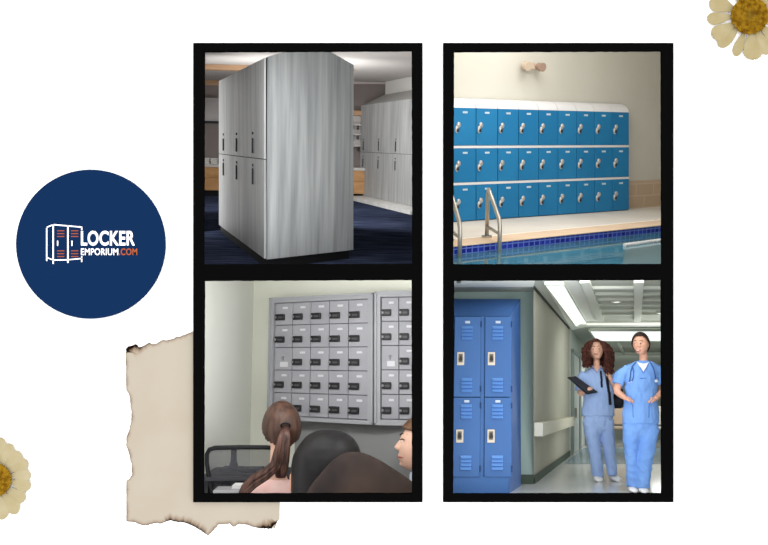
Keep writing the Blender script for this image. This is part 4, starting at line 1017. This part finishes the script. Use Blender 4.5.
# --- blue steel lockers
fL = Fr(R.hit(509.5, 493.2, h4), V((1, 0, 0)), R.U)
steel_b = mat('blue_steel', (60, 98, 152), .45, .2, rgb2=(63, 102, 156), scale=(1, 1, 1), rnd=True); steel_d = mat('blue_steel_dark', (36, 64, 108), .5, .15); steel_s = mat('blue_steel_side', (58, 94, 150), .5, .15)
lp = mat('latch_plate', (196, 186, 170), .4, .4, metal=.2); npl = mat('silver_plate', (178, 190, 204), .4, .4)
L0 = lambda x, y, d=0: fL.at(x, y, d)
side_end = fL.I @ R.hit(521, 485.6, h4); back_top = V((side_end.x, side_end.y, fL.on(521, 299, V((side_end.x, side_end.y, 0)), V((side_end.x + 1, side_end.y, 0))).z))
zt = L0(509.5, 316.4).z; x_l = L0(448, 400).x; sh_L = V((x_l, 0, 0))
bank = thing('locker_bank', 'bank of blue steel lockers with louvred doors and a sloping top in the corridor', 'lockers', fL.M)
prof = [V((0, 0, 0)), V((side_end.x, side_end.y, 0)), back_top, V((0, 0, zt))]
b = MB(); b.hull([p + V((-.012, 0, 0)) for p in prof], prof); b.build('side_panel', steel_s, bank)['label'] = 'plain sloping end panel of the blue lockers'
zp = L0(495, 476.8).z
b = MB(); pr2 = [V((0, .03, 0)), V((side_end.x, side_end.y, 0)), V((side_end.x, side_end.y, zt)), V((0, .03, zt))]
b.hull([p + sh_L for p in pr2], [p + V((-.014, 0, 0)) for p in pr2]); b.build('cabinet_body', steel_d, bank)
b = MB(); tp = [V((0, 0, zt)), back_top, V((back_top.x, back_top.y, zt))]; b.hull([V((x_l - .1, p.y, p.z)) for p in tp], [p + V((-.013, 0, 0)) for p in tp]); b.build('slope_top', mat('blue_steel_top', (62, 104, 166), .45, .2), bank)
b = MB(); b.box(x_l, -.013, .0, .03, 0, zp - .01); b.build('plinth', steel_b, bank)
dx0, dx1 = L0(481.2, 400).x, L0(508.6, 400).x; wD = dx1 - dx0; pitch = wD + L0(481.2, 400).x - L0(477.6, 400).x
b = MB()
for k in (0, 1): b.box(dx0 - pitch * k - (pitch - wD), dx0 - pitch * k, .004, .03, zp - .01, zt)
b.box(dx1, -.012, .002, .03, zp - .01, zt); b.box(x_l, -.012, .0, .03, zp - .012, zp); b.build('frame', steel_b, bank)
zmid = L0(495, 397.2).z; zz = lambda y: L0(495, y).z
def steel_door(z0, z1, plate_y, v1, latch, v2):
    b = MB(); b.box(.004, wD - .004, -.012, .012, z0, z1); d = b.build('door', steel_b, bank, bevel=.004); d.location = (dx0, 0, 0)
    b = MB(); b.box(wD * .4, wD * .58, -.018, -.012, zz(plate_y + 1.2), zz(plate_y - 1.2)); b.build('number_plate', npl, d)
    for va in (v1, v2):
        for k in range(4):
            y = va[0] + (va[1] - va[0]) * k / 3; z = zz(y); b = MB()
            b.hull([(wD * .27, -.012, z + .016), (wD * .68, -.012, z + .016), (wD * .68, -.012, z - .014), (wD * .27, -.012, z - .014)],
                   [(wD * .29, -.014, z + .014), (wD * .66, -.014, z + .014), (wD * .66, -.034, z - .012), (wD * .29, -.034, z - .012)]); b.build('louvre', mat('blue_louvre', (92, 138, 200), .45, .2), d)
    b = MB(); a0, a1 = zz(latch[1]), zz(latch[0]); xa_, xb_ = wD * .11, wD * .38
    b.box(xa_, xb_, -.022, -.012, a0, a1); b.build('latch_plate', lp, d, bevel=.004)
    b = MB(); b.box(xa_ + wD * .06, xb_ - wD * .06, -.026, -.022, a0 + (a1 - a0) * .22, a0 + (a1 - a0) * .86); b.build('latch_cup', mat('latch_cup', (112, 104, 94), .4, .3, metal=.3), d)
    b = MB(); zc = a0 + (a1 - a0) * .47; b.tube([((xa_ + xb_) / 2, -.024, zc), ((xa_ + xb_) / 2, -.044, zc)], .02, 12); b.box((xa_ + xb_) / 2 - .01, (xa_ + xb_) / 2 + .01, -.036, -.024, zc, zc + .035); b.build('latch_knob', mat('latch_knob', (46, 44, 42), .4, .3), d)
    for y in (z0 + .08, z1 - .08): b = MB(); b.tube([(wD - .001, -.012, y - .03), (wD - .001, -.012, y + .03)], .008, 8); b.build('hinge', steel_d, d)
    return d
du = steel_door(zmid + .004, zt - .004, 322.3, (327.6, 338.6), (352.2, 365.4), (379.6, 390.6)); dl = steel_door(zp, zmid - .004, 401.3, (406, 417), (429.4, 442.6), (457, 468.2))
copy_tree(du, bank, (-pitch, 0, 0)); copy_tree(dl, bank, (-pitch, 0, 0))
kk = (L0(509.5, 316).x and (fL.at(509.5, 316.4, 0).x - fL.at(509.5, 493.2, 0).x) / zt)
seen_ = set()
for o in [bank] + list(bank.children_recursive):
    if o.type == 'MESH' and o.data.name not in seen_:
        seen_.add(o.data.name)
        for v in o.data.vertices: v.co.x += kk * v.co.z
# waiting chairs at the far end
wood_c = mat('tan_seat', (170, 150, 128), .7, .1); met_c = mat('grey_leg', (150, 154, 150), .4, .4)
def wait_chair(px, py, lab, m):
    fr = Fr(R.hit(px, py, h4), V((1, 0, 0)), R.U); t = thing('waiting_chair', lab, 'chair', fr.M, 'waiting chairs at the far end of the corridor')
    b = MB(); b.box(-.24, .24, -.22, .22, .36, .42); b.build('seat', m, t, bevel=.02)
    b = MB(); b.hull([(-.24, .18, .46), (.24, .18, .46), (.24, .23, .46), (-.24, .23, .46)], [(-.24, .26, .84), (.24, .26, .84), (.24, .3, .84), (-.24, .3, .84)]); b.build('backrest', m, t, bevel=.015)
    for x in (-.21, .21):
        for y in (-.18, .2): b = MB(); b.tube([(x, y, 0), (x, y, .36)], .018, 8); b.build('leg', met_c, t)
    b = MB()
    for x in (-.22, .22): b.tube([(x, .2, .36), (x * 1, .22, .5)], .014, 8)
    b.build('back_frame', met_c, t)
wait_chair(617.8, 447, 'tan waiting chair far behind, seen between the two women', wood_c)
wait_chair(660, 447.5, 'grey-beige waiting chair far behind, right of the woman with the stethoscope', mat('beige_seat', (188, 184, 172), .7, .1))

# ------------------------------------------------------------------ the two women
def mesh_from(b, name, m, fr, parent=None, voxel=.008, sm=3):
    o = b.build(name, m, parent, M=fr.M if parent is None else None); return remesh(o, voxel, sm)
from mathutils import noise
def wrinkle(o, s, amp, fx, fz, z0=-9e9):
    """soft folds in cloth: sizes in the same small unit as the figure"""
    me = o.data; nor = [v.normal.copy() for v in me.vertices]
    for v, n in zip(me.vertices, nor):
        p = v.co / s
        q = noise.noise(V((p.x / fx, p.y / fx, p.z / fz + p.x * .05))) + .6 * noise.noise(V((p.x / fx * 1.9 + 7, p.y / fx * 1.9, p.z / fz * 1.6)))
        v.co += n * (amp * s * max(q, -.25))
    me.update(); return o
YN1 = Y(606, 481, h4); fr = Fr(R.at(606, YN1, h4), V((1, 0, 0)), R.U); s = YN1 / F
J = lambda x, y, d=0: fr.at(x, y, d * s)
b = MB(); hM1 = head_M(J(596.0, 350.0, -1), 19.8 * s, 2, 0); add_head(b, hM1)
b.loft([(J(598.3, 424, 0), 15 * s, 7.5 * s), (J(598.3, 412, 0), 15 * s, 7.5 * s), (J(598.3, 396, 0), 12.8 * s, 6.8 * s), (J(598, 382, 0), 14 * s, 7 * s), (J(598, 374, 0), 15.5 * s, 5.8 * s), (J(597.5, 369, 0), 9 * s, 4.5 * s), (J(596.8, 366, 0), 3.4 * s, 3.4 * s), (J(596.4, 355, 0), 2.8 * s, 3.0 * s)], 24)
b.tube([J(584, 374, 0), J(580.6, 385, 1), J(580.4, 394, -2)], [4.2 * s, 3.6 * s, 3.0 * s], 12); b.tube([J(580.4, 394, -2), J(583.5, 391.5, -8), J(586, 389.6, -12)], [3.0 * s, 2.6 * s, 1.8 * s], 12)
b.tube([J(612, 374, 0), J(616.5, 384, 1), J(617.5, 391, -2)], [4.2 * s, 3.5 * s, 3.0 * s], 12); b.tube([J(617.5, 391, -2), J(613.5, 384, -8), J(610, 378.4, -12)], [3.0 * s, 2.6 * s, 1.8 * s], 12)
add_hand(b, J(585.6, 389.8, -12), (1, -.05, .28), (-.1, -1, .5), .56 * s, .3, -1)
add_hand(b, J(610.2, 379, -12), (-.5, -.1, 1), (.2, -1, -.2), .56 * s, .6, 1)
for (x0, x1, x2, d1_, d2_) in ((591, 594.3, 598, 0, 1), (606, 609.2, 612.4, 0, 2)):
    b.tube([J(x0, 420, 0), J(x1, 446, -1), J(x2, 474, d2_)], [7 * s, 5 * s, 3 * s], 12); b.tube([J(x2, 473, d2_), J(x2, 477, d2_ + .5), J(x2 - .3, 479.2, d2_ - 2.5)], [2.6 * s, 2.3 * s, 1.6 * s], 10)
n1 = mesh_from(b, 'person', skin1, fr, voxel=.0055, sm=1)
tag(n1, 'woman with long curly auburn hair in pale blue scrubs carrying a clipboard', 'person')
b = MB(); b.loft([(J(598.3, 416.2, 0), 16.6 * s, 9.2 * s), (J(598.4, 408, 0), 16.2 * s, 8.8 * s), (J(598.5, 398, 0), 15.4 * s, 8.2 * s), (J(598.5, 388, 0), 15.4 * s, 8.6 * s), (J(598.2, 379, 0), 16.6 * s, 8.6 * s), (J(598, 373.5, 0), 17.0 * s, 7 * s), (J(597.6, 369.8, 0), 11.5 * s, 5.6 * s), (J(597.2, 367.6, .5), 6.2 * s, 4.8 * s)], 28)
b.tube([J(585, 373.5, 0), J(580.8, 381, 1), J(579.6, 391, 0)], [5.4 * s, 5.2 * s, 5.0 * s], 14); b.tube([J(611.5, 373.5, 0), J(616.5, 381, 1), J(618.6, 389, -1)], [5.4 * s, 5.2 * s, 5.0 * s], 14)
t1 = wrinkle(mesh_from(b, 'scrub_top', scrub, fr, n1, .008, 4), s, .75, 4.5, 9)
b = MB(); b.loft([(J(598.3, 435, 0), 6 * s, 4 * s), (J(598.3, 429, 0), 13.6 * s, 8 * s), (J(598.3, 420, 0), 15.6 * s, 8.6 * s), (J(598.3, 410, 0), 14 * s, 8 * s)], 24)
for pts in ([(591, 420, 8.4), (591.6, 430, 8.0), (593.8, 446, 6.7), (596.4, 462, 5.9), (597.8, 476.4, 5.6)], [(606, 420, 8.3), (606.6, 430, 7.6), (608.8, 446, 6.4), (611, 462, 5.4), (612.4, 475.4, 5.0)]):
    b.loft([(J(x, y, -.5), r * s, r * s * .95) for x, y, r in pts], 20)
p1 = wrinkle(mesh_from(b, 'scrub_trousers', scrub, fr, n1, .008, 6), s, .7, 5, 6)
def shoe(par, x, y, d, tw, s, J):
    b = MB(); h = J(x, y - 3.2, d)
    base = J(x, y, d).z
    out = [(0, 4.6, 2.8, 6.6), (0, 2, 3.6, 7.2), (tw * .3, -1.5, 4.1, 6.6), (tw * .7, -5, 4.7, 5.2), (tw, -8.5, 4.3, 4.0), (tw, -10.4, 3.0, 3.0), (tw, -11.2, 1.2, 1.4)]
    rs = []
    for (ox, oy, wv, hv) in out:
        c = V((h.x + ox * s, h.y + oy * s, 0.0)); rs.append([c + V((wv * s * math.cos(a), 0, max(.0, hv * s * (math.sin(a) * .5 + .5)))) for a in [2 * math.pi * j / 14 for j in range(14)]])
    b.rings(rs); o = b.build('shoe', shoe_m, par, smooth=True); return o
shoe(n1, 597.8, 481.5, 1, -1.6, s, J); shoe(n1, 613.0, 480.2, 2, 2.2, s, J)
tr1 = bvh(n1); face_bits(n1, fr, tr1, s, [(593.4, 349.0, 1.15), (598.8, 348.9, 1.15)], [[(591.4, 346.8), (593.3, 346.0), (595.2, 346.6)], [(597.2, 346.6), (599.0, 345.9), (600.8, 346.8)]], [(594.1, 354.0), (595.2, 354.0), (596.3, 354.1), (597.4, 354.0), (598.5, 353.9)])
# curls
hr_b = MB(); hair_b = hair_cap(hM1, 1.1, lambda x, y, z: z > (.37 if y < -.2 else .37 - (y + .2) * 2.4 if y < .05 else -.4), 'hair', curl_m, n1)
for k in range(330):
    a = random.uniform(-2.62, 2.62); 
    ca, sa = math.sin(a), math.cos(a)                                  # a = 0 is the back
    lay = random.random(); r0 = 3 + 5 * lay
    x0, z0, d0 = 596 + ca * r0 * .9, 340.6 + 5 * lay * random.random(), sa * r0 - 1
    side = 1 if ca > 0 else -1
    wmax = (14.6 if side < 0 else 17.2) * random.uniform(.72, 1.0); yend = random.uniform(358, 368) if side < 0 else random.uniform(362, 377)
    x2 = 597 + ca * wmax; dd = sa * 9 - (3 if sa < .2 else 0)
    if abs(ca) < .72 and sa < 0: x2 = 597 + side * random.uniform(8.4, 13)
    pts = []; ph = random.uniform(0, 6.3); tw_ = random.uniform(3, 5)
    for i in range(26):
        f = i / 25
        bx = x0 + (x2 - x0) * min(1, f * 2.1) ** .8 + (side * -2.2 * max(0, f - .6)); by = z0 + (yend - z0) * f ** 1.15 - 2.0 * math.sin(min(1, f * 2) * math.pi) * (1 - lay); bd = d0 + (dd - d0) * min(1, f * 1.8) - (7 * max(0, f - .55) if sa < .4 else 0)
        am = .4 + .95 * f
        pts.append(J(bx + am * math.cos(ph + f * tw_ * 6.28), by + .4 * am * math.sin(ph * 2 + f * tw_ * 6.28), bd + am * math.sin(ph + f * tw_ * 6.28)))
    hr_b.tube(pts, [.45 * s] + [.62 * s] * 23 + [.5 * s, .25 * s], 5)
hr_b.build('curls', curl_m, n1, smooth=True)
# clipboard, backpack
def pt_on(tree, px, py, e):
    d = fr.d(px, py).normalized(); h = tree.ray_cast(fr.o, d)[0]; return (h if h else J(px, py, -8)) - d * e * s
cl = [J(567.6, 377.2, -15), J(576, 376.2, -9.5), J(598.2, 392.2, -10.5), J(587, 394.2, -15)]
c0 = sum(cl, V()) / 4; cbM = fr.sub(c0); cb = thing('clipboard', 'black clipboard held by the curly-haired woman', 'clipboard', cbM)
nn = (cl[1] - cl[0]).cross(cl[3] - cl[0]).normalized()
b = MB(); b.hull([p - c0 for p in cl], [p - c0 + nn * .008 for p in cl]); b.build('board', mat('black_board', (30, 32, 38), .5, .2), cb)
cc = [p - c0 + (c0 - p) * .1 for p in cl]; b = MB(); b.hull([p - nn * .003 for p in cc], [p - nn * .001 for p in cc]); b.build('folder_sheet', mat('dark_sheet', (52, 54, 60), .7, .1), cb)
e0_, e1_ = cl[0].lerp(cl[1], .3) - c0, cl[0].lerp(cl[1], .7) - c0; b = MB(); b.tube([e0_ - nn * .004, e1_ - nn * .004], .008, 8); b.build('clip', steel, cb)
bp_m = mat('black_nylon', (34, 35, 40), .7, .1, rgb2=(44, 45, 50), scale=(10, 10, 10))
bpo = J(616.5, 392, 12); bk = thing('backpack', 'black backpack slung on the shoulder of the curly-haired woman', 'backpack', fr.sub(bpo))
b = MB(); b.loft([(J(617, 408.4, 12) - bpo, 4 * s, 2.5 * s), (J(617, 407, 12) - bpo, 6.4 * s, 5 * s), (J(617, 398, 12) - bpo, 7.2 * s, 6 * s), (J(616, 386, 12) - bpo, 6.6 * s, 5.4 * s), (J(614, 376, 12) - bpo, 5 * s, 4 * s), (J(613, 372.6, 12) - bpo, 2.4 * s, 2 * s)], 20); b.build('bag_body', bp_m, bk, smooth=True)
b = MB(); b.loft([(J(619, 406.4, 5) - bpo, 4 * s, 2 * s), (J(619, 402, 5) - bpo, 5 * s, 2.4 * s), (J(618.4, 396, 5) - bpo, 4.4 * s, 2 * s)], 16); b.build('pocket', bp_m, bk, smooth=True)
tt = bvh(n1, t1)
b = MB(); tri = [(592.6, 366.2), (594.6, 369.4), (596.8, 372.4), (599, 369.4), (601, 366.2)]; top_ = [(593.6, 366.2), (595.2, 366.6), (596.8, 366.8), (598.4, 366.6), (600, 366.2)]
for k in range(4): b.face([pt_on(tt, *top_[k], .5), pt_on(tt, *tri[k], .5), pt_on(tt, *tri[k + 1], .5), pt_on(tt, *top_[k + 1], .5)])
b.build('neck_opening', skin1, n1); b = MB(); b.tube([pt_on(tt, x, y, .5) for x, y in ((592, 365.6), (594.6, 369.6), (596.8, 372.8), (599, 369.6), (601.6, 365.6))], .42 * s, 6)
b.build('neckline', mat('pale_trim', (128, 152, 200), .85, .05), n1, smooth=True)
def ribbon(path, wpx, e):
    b = MB(); top_ = []; 
    for (x, y) in path: top_.append((pt_on(tt, x - wpx / 2, y, e) - bpo, pt_on(tt, x + wpx / 2, y, e) - bpo))
    for (a, c), (a2, c2) in zip(top_, top_[1:]): b.face([a, c, c2, a2])
    o = b.build('strap', bp_m, bk); sd = o.modifiers.new('t', 'SOLIDIFY'); sd.thickness = .01; return o
ribbon([(606.2, 372.5), (607, 377), (608, 384), (609, 392), (609.6, 399), (610, 405)], 2.4, .8); ribbon([(600.6, 371), (601, 376), (601.6, 381), (602, 387.5)], 1.7, .8)

# --- woman with the stethoscope
YN2 = Y(637, 491.5, h4); fr = Fr(R.at(637, YN2, h4), V((1, 0, 0)), R.U); s = YN2 / F
J = lambda x, y, d=0: fr.at(x, y, d * s)
b = MB(); hM2 = head_M(J(640.8, 344.4, -1), 22.2 * s, -30, 1); add_head(b, hM2)
b.loft([(J(640.8, 430, 0), 14.8 * s, 7.6 * s), (J(640.8, 418, 0), 15 * s, 7.8 * s), (J(641, 398, 0), 14 * s, 7.4 * s), (J(641.5, 380, 0), 15 * s, 8 * s), (J(642.5, 370, 0), 14.5 * s, 6 * s), (J(643, 364.5, 0), 8 * s, 4.4 * s), (J(643.4, 360.5, 0), 4.2 * s, 4 * s), (J(643.2, 349, 0), 3.3 * s, 3.6 * s)], 24)
b.tube([J(628, 371.5, 0), J(619.8, 380, 1), J(616.2, 391, 1)], [3.6 * s, 4.0 * s, 3.6 * s], 12); b.tube([J(616.2, 391, 1), J(621, 395, -4), J(626.4, 398.8, -9)], [3.6 * s, 3.2 * s, 2.2 * s], 12)
b.tube([J(656.5, 371.5, 0), J(661.3, 380, 1), J(663.4, 390, 1)], [3.6 * s, 4.0 * s, 3.6 * s], 12); b.tube([J(663.4, 390, 1), J(659, 395, -4), J(655.2, 398.8, -9)], [3.6 * s, 3.2 * s, 2.2 * s], 12)
add_hand(b, J(626, 398.4, -9.5), (1, -.25, -.5), (.1, -1, .3), .58 * s, .15, -1); add_hand(b, J(655.4, 398.6, -9.5), (-1, -.25, -.5), (-.1, -1, .3), .58 * s, .15, 1)
for pts in ([(632.4, 425, 7, 0), (631.6, 450, 5.2, 0), (632.3, 480, 3.0, 0)], [(648.6, 425, 7, 0), (646.6, 448, 5.4, -4), (642.4, 481, 3.2, -6)]):
    b.tube([J(x, y, d) for x, y, r, d in pts], [r * s for x, y, r, d in pts], 12); x, y, r, d = pts[-1]; b.tube([J(x, y, d), J(x, y + 4.5, d + .5), J(x - .4, y + 7.6, d - 3)], [2.6 * s, 2.4 * s, 1.7 * s], 10)
n2 = mesh_from(b, 'person', skin2, fr, voxel=.0055, sm=1)
tag(n2, 'smiling woman in sky blue scrubs with both hands in her front pockets', 'person')
b = MB(); b.loft([(J(640.7, 423.4, 0), 18.4 * s, 10.4 * s), (J(640.6, 414, 0), 18.4 * s, 10 * s), (J(640.8, 403, 0), 17.2 * s, 9.4 * s), (J(641, 393, 0), 16.2 * s, 9 * s), (J(641.6, 382, 0), 16.8 * s, 9.8 * s), (J(642.4, 372.5, 0), 18.8 * s, 9 * s), (J(642.8, 366.5, 0), 18 * s, 7 * s), (J(643.2, 362.6, 0), 11.5 * s, 5.8 * s), (J(643.4, 360.6, .6), 6.8 * s, 5.2 * s)], 28)
b.tube([J(628.5, 368.6, 0), J(621, 375, 1), J(617.4, 384, .5)], [5.0 * s, 5.8 * s, 5.6 * s], 14); b.tube([J(657, 367.5, 0), J(661, 375, 1), J(662.8, 384.5, .5)], [6 * s, 5.6 * s, 5.4 * s], 14)
t2 = wrinkle(mesh_from(b, 'scrub_top', scrub2, fr, n2, .008, 4), s, .8, 5, 8)
b = MB(); b.loft([(J(640.7, 443, 0), 6 * s, 4 * s), (J(640.7, 435, 0), 15 * s, 8.6 * s), (J(640.7, 427, 0), 18 * s, 9.8 * s), (J(640.7, 416, 0), 16.6 * s, 9.2 * s)], 24)
for pts in ([(632.2, 426, 9.6, 0), (631.6, 436, 8.8, 0), (631.4, 450, 7.0, 0), (631.9, 466, 5.8, 0), (632.2, 486, 5.4, 0)], [(649, 426, 9.6, 0), (648.6, 436, 9.2, -2), (646.8, 449, 8, -4), (644.4, 466, 7.2, -5.5), (642.4, 488, 6.8, -6)]):
    b.loft([(J(x, y, d - .5), r * s, r * s * .95) for x, y, r, d in pts], 20)
p2 = wrinkle(mesh_from(b, 'scrub_trousers', scrub2, fr, n2, .008, 6), s, 1.0, 6, 5)
shoe(n2, 632.4, 490.5, 1, -1.4, s, J); shoe(n2, 642.2, 493.4, -5, -1.0, s, J)
tt2 = bvh(n2, t2)
tr2 = bvh(n2); face_bits(n2, fr, tr2, s, [(634.9, 343.4, 1.15), (640.6, 343.4, 1.25)], [[(633.2, 341.4), (634.9, 340.4), (636.7, 341.0)], [(638.9, 341.0), (640.9, 340.3), (643.1, 341.4)]], None, -.25)
def on2(px, py, e):
    d = fr.d(px, py).normalized(); h = tt2.ray_cast(fr.o, d)[0]; return (h if h else J(px, py, -9)) - d * e * s
b = MB(); b.tube([on2(x, y, .1) for x, y in ((635.2, 349.8), (636.1, 350.8), (637.6, 351.2), (639.2, 350.8), (640.6, 349.7))], [.3 * s, .7 * s, .8 * s, .7 * s, .3 * s], 8); lips = b.build('lips', lip_m, n2, smooth=True)
b = MB(); b.tube([on2(x, y, .75) for x, y in ((636.2, 350.4), (637.7, 350.6), (639.4, 350.3))], [.2 * s, .42 * s, .2 * s], 8); b.build('teeth', mat('teeth', (238, 236, 230), .4, .3), lips, smooth=True)
hair_cap(hM2, 1.07, lambda x, y, z: z > (.33 if y < -.24 else .33 - (y + .24) * 1.45 if y < .12 else -.3), 'hair', dark_hair, n2)
b = MB(); b.ellip(J(645.5, 344, 9), 5 * s, 5 * s, 6 * s); b.build('hair_bun', dark_hair, n2, smooth=True)
# white vest in the neck opening
b = MB(); tri = [(636.6, 361.6), (640.6, 367.5), (643.4, 371.8), (646, 367.5), (649.2, 361.6)]
top_ = [(637.6, 362.0), (640.4, 363.2), (643.2, 363.6), (646, 363.2), (648.4, 362.0)]
for k in range(4): b.face([on2(*top_[k], .7), on2(*tri[k], .7), on2(*tri[k + 1], .7), on2(*top_[k + 1], .7)])
b.build('vest', mat('white_vest', (228, 228, 230), .9, 0), n2)
b = MB(); b.tube([on2(x, y, .6) for x, y in ((636.2, 361.2), (640.2, 367.6), (643.4, 372.6), (646.4, 367.6), (649.8, 361.2))], .45 * s, 6); b.build('neckline', mat('neck_trim', (86, 128, 196), .85, .05), n2, smooth=True)
seam = mat('pocket_seam', (78, 116, 184), .9, 0)
for pts in (((628.6, 398.4), (631.2, 402), (632.8, 405.5), (633, 415), (633.4, 417.5)), ((653, 398.4), (650.6, 402), (649, 405.5), (649, 415), (648.8, 417.5))):
    b = MB(); b.tube([on2(x, y, .1) for x, y in pts], .38 * s, 6); b.build('pocket_seam', seam, n2, smooth=True)
b = MB(); b.tube([on2(640.3, 378.4, .1), on2(645.8, 378.2, .1)], .5 * s, 6); b.build('chest_tab', seam, n2)
st0 = on2(643, 364, .8); stn = mat('navy_tube', (52, 84, 142), .4, .3)
sth = thing('stethoscope', 'navy stethoscope hanging around the neck of the smiling woman', 'stethoscope', fr.sub(st0))
b = MB(); b.tube([q - st0 for q in [J(643.4, 359.8, 5.5), J(638.6, 360.6, 2.5)] + [on2(x, y, .9) for x, y in ((635.4, 362.6), (632.4, 366), (630.8, 371), (630.4, 376), (629.2, 382))]], .55 * s, 8)
b.tube([q - st0 for q in [on2(x, y, .9) for x, y in ((632.4, 366), (633.6, 371), (633.4, 377), (631.6, 381.5))]], .45 * s, 8); b.build('ear_tubes', stn, sth, smooth=True)
b = MB(); b.tube([q - st0 for q in [J(643.4, 359.8, 5.5), J(648.4, 360.6, 2.5)] + [on2(x, y, .9) for x, y in ((651, 363.4), (653.6, 368.4), (655, 374), (655.6, 379.4))]], .55 * s, 8); b.build('chest_tube', stn, sth, smooth=True)
c = on2(655.8, 381, .6) - st0; b = MB(); b.tube([c, c + V((0, -1.2 * s, 0))], 1.5 * s, 16); b.build('chest_piece', mat('chest_piece', (206, 210, 214), .3, .5), sth)
for x, y in ((629.2, 382.4), (631.5, 381.8)): c = on2(x, y, .6) - st0; b = MB(); b.ellip(c, .7 * s, .7 * s, .9 * s, n=10); b.build('ear_tip', mat('ear_tip', (210, 212, 214), .4, .3), sth, smooth=True)
lamp('corridor_front_fill', P(590, 277.5, 7.1), R.at(590, 9, .3), 1.4, .1, 10)  # added fill above the opening, lights the two women from the front
lamp('corridor_side_fill', R.at(702, 10.0, -.1), R.at(560, 9.6, -.4), 2.4, 1.6, 42)  # out-of-view fill added on the right for corridor wall and ceiling
lamp('corridor_lamp', R.at(640, 10.6, hc4 + .12), R.at(640, 10.7, 3), 1.6, 2.4, 22)
lamp('corridor_far_lamp', R.at(650, 15.0, hc4 + .12), R.at(650, 15.1, 3), 1.8, 3.0, 70)
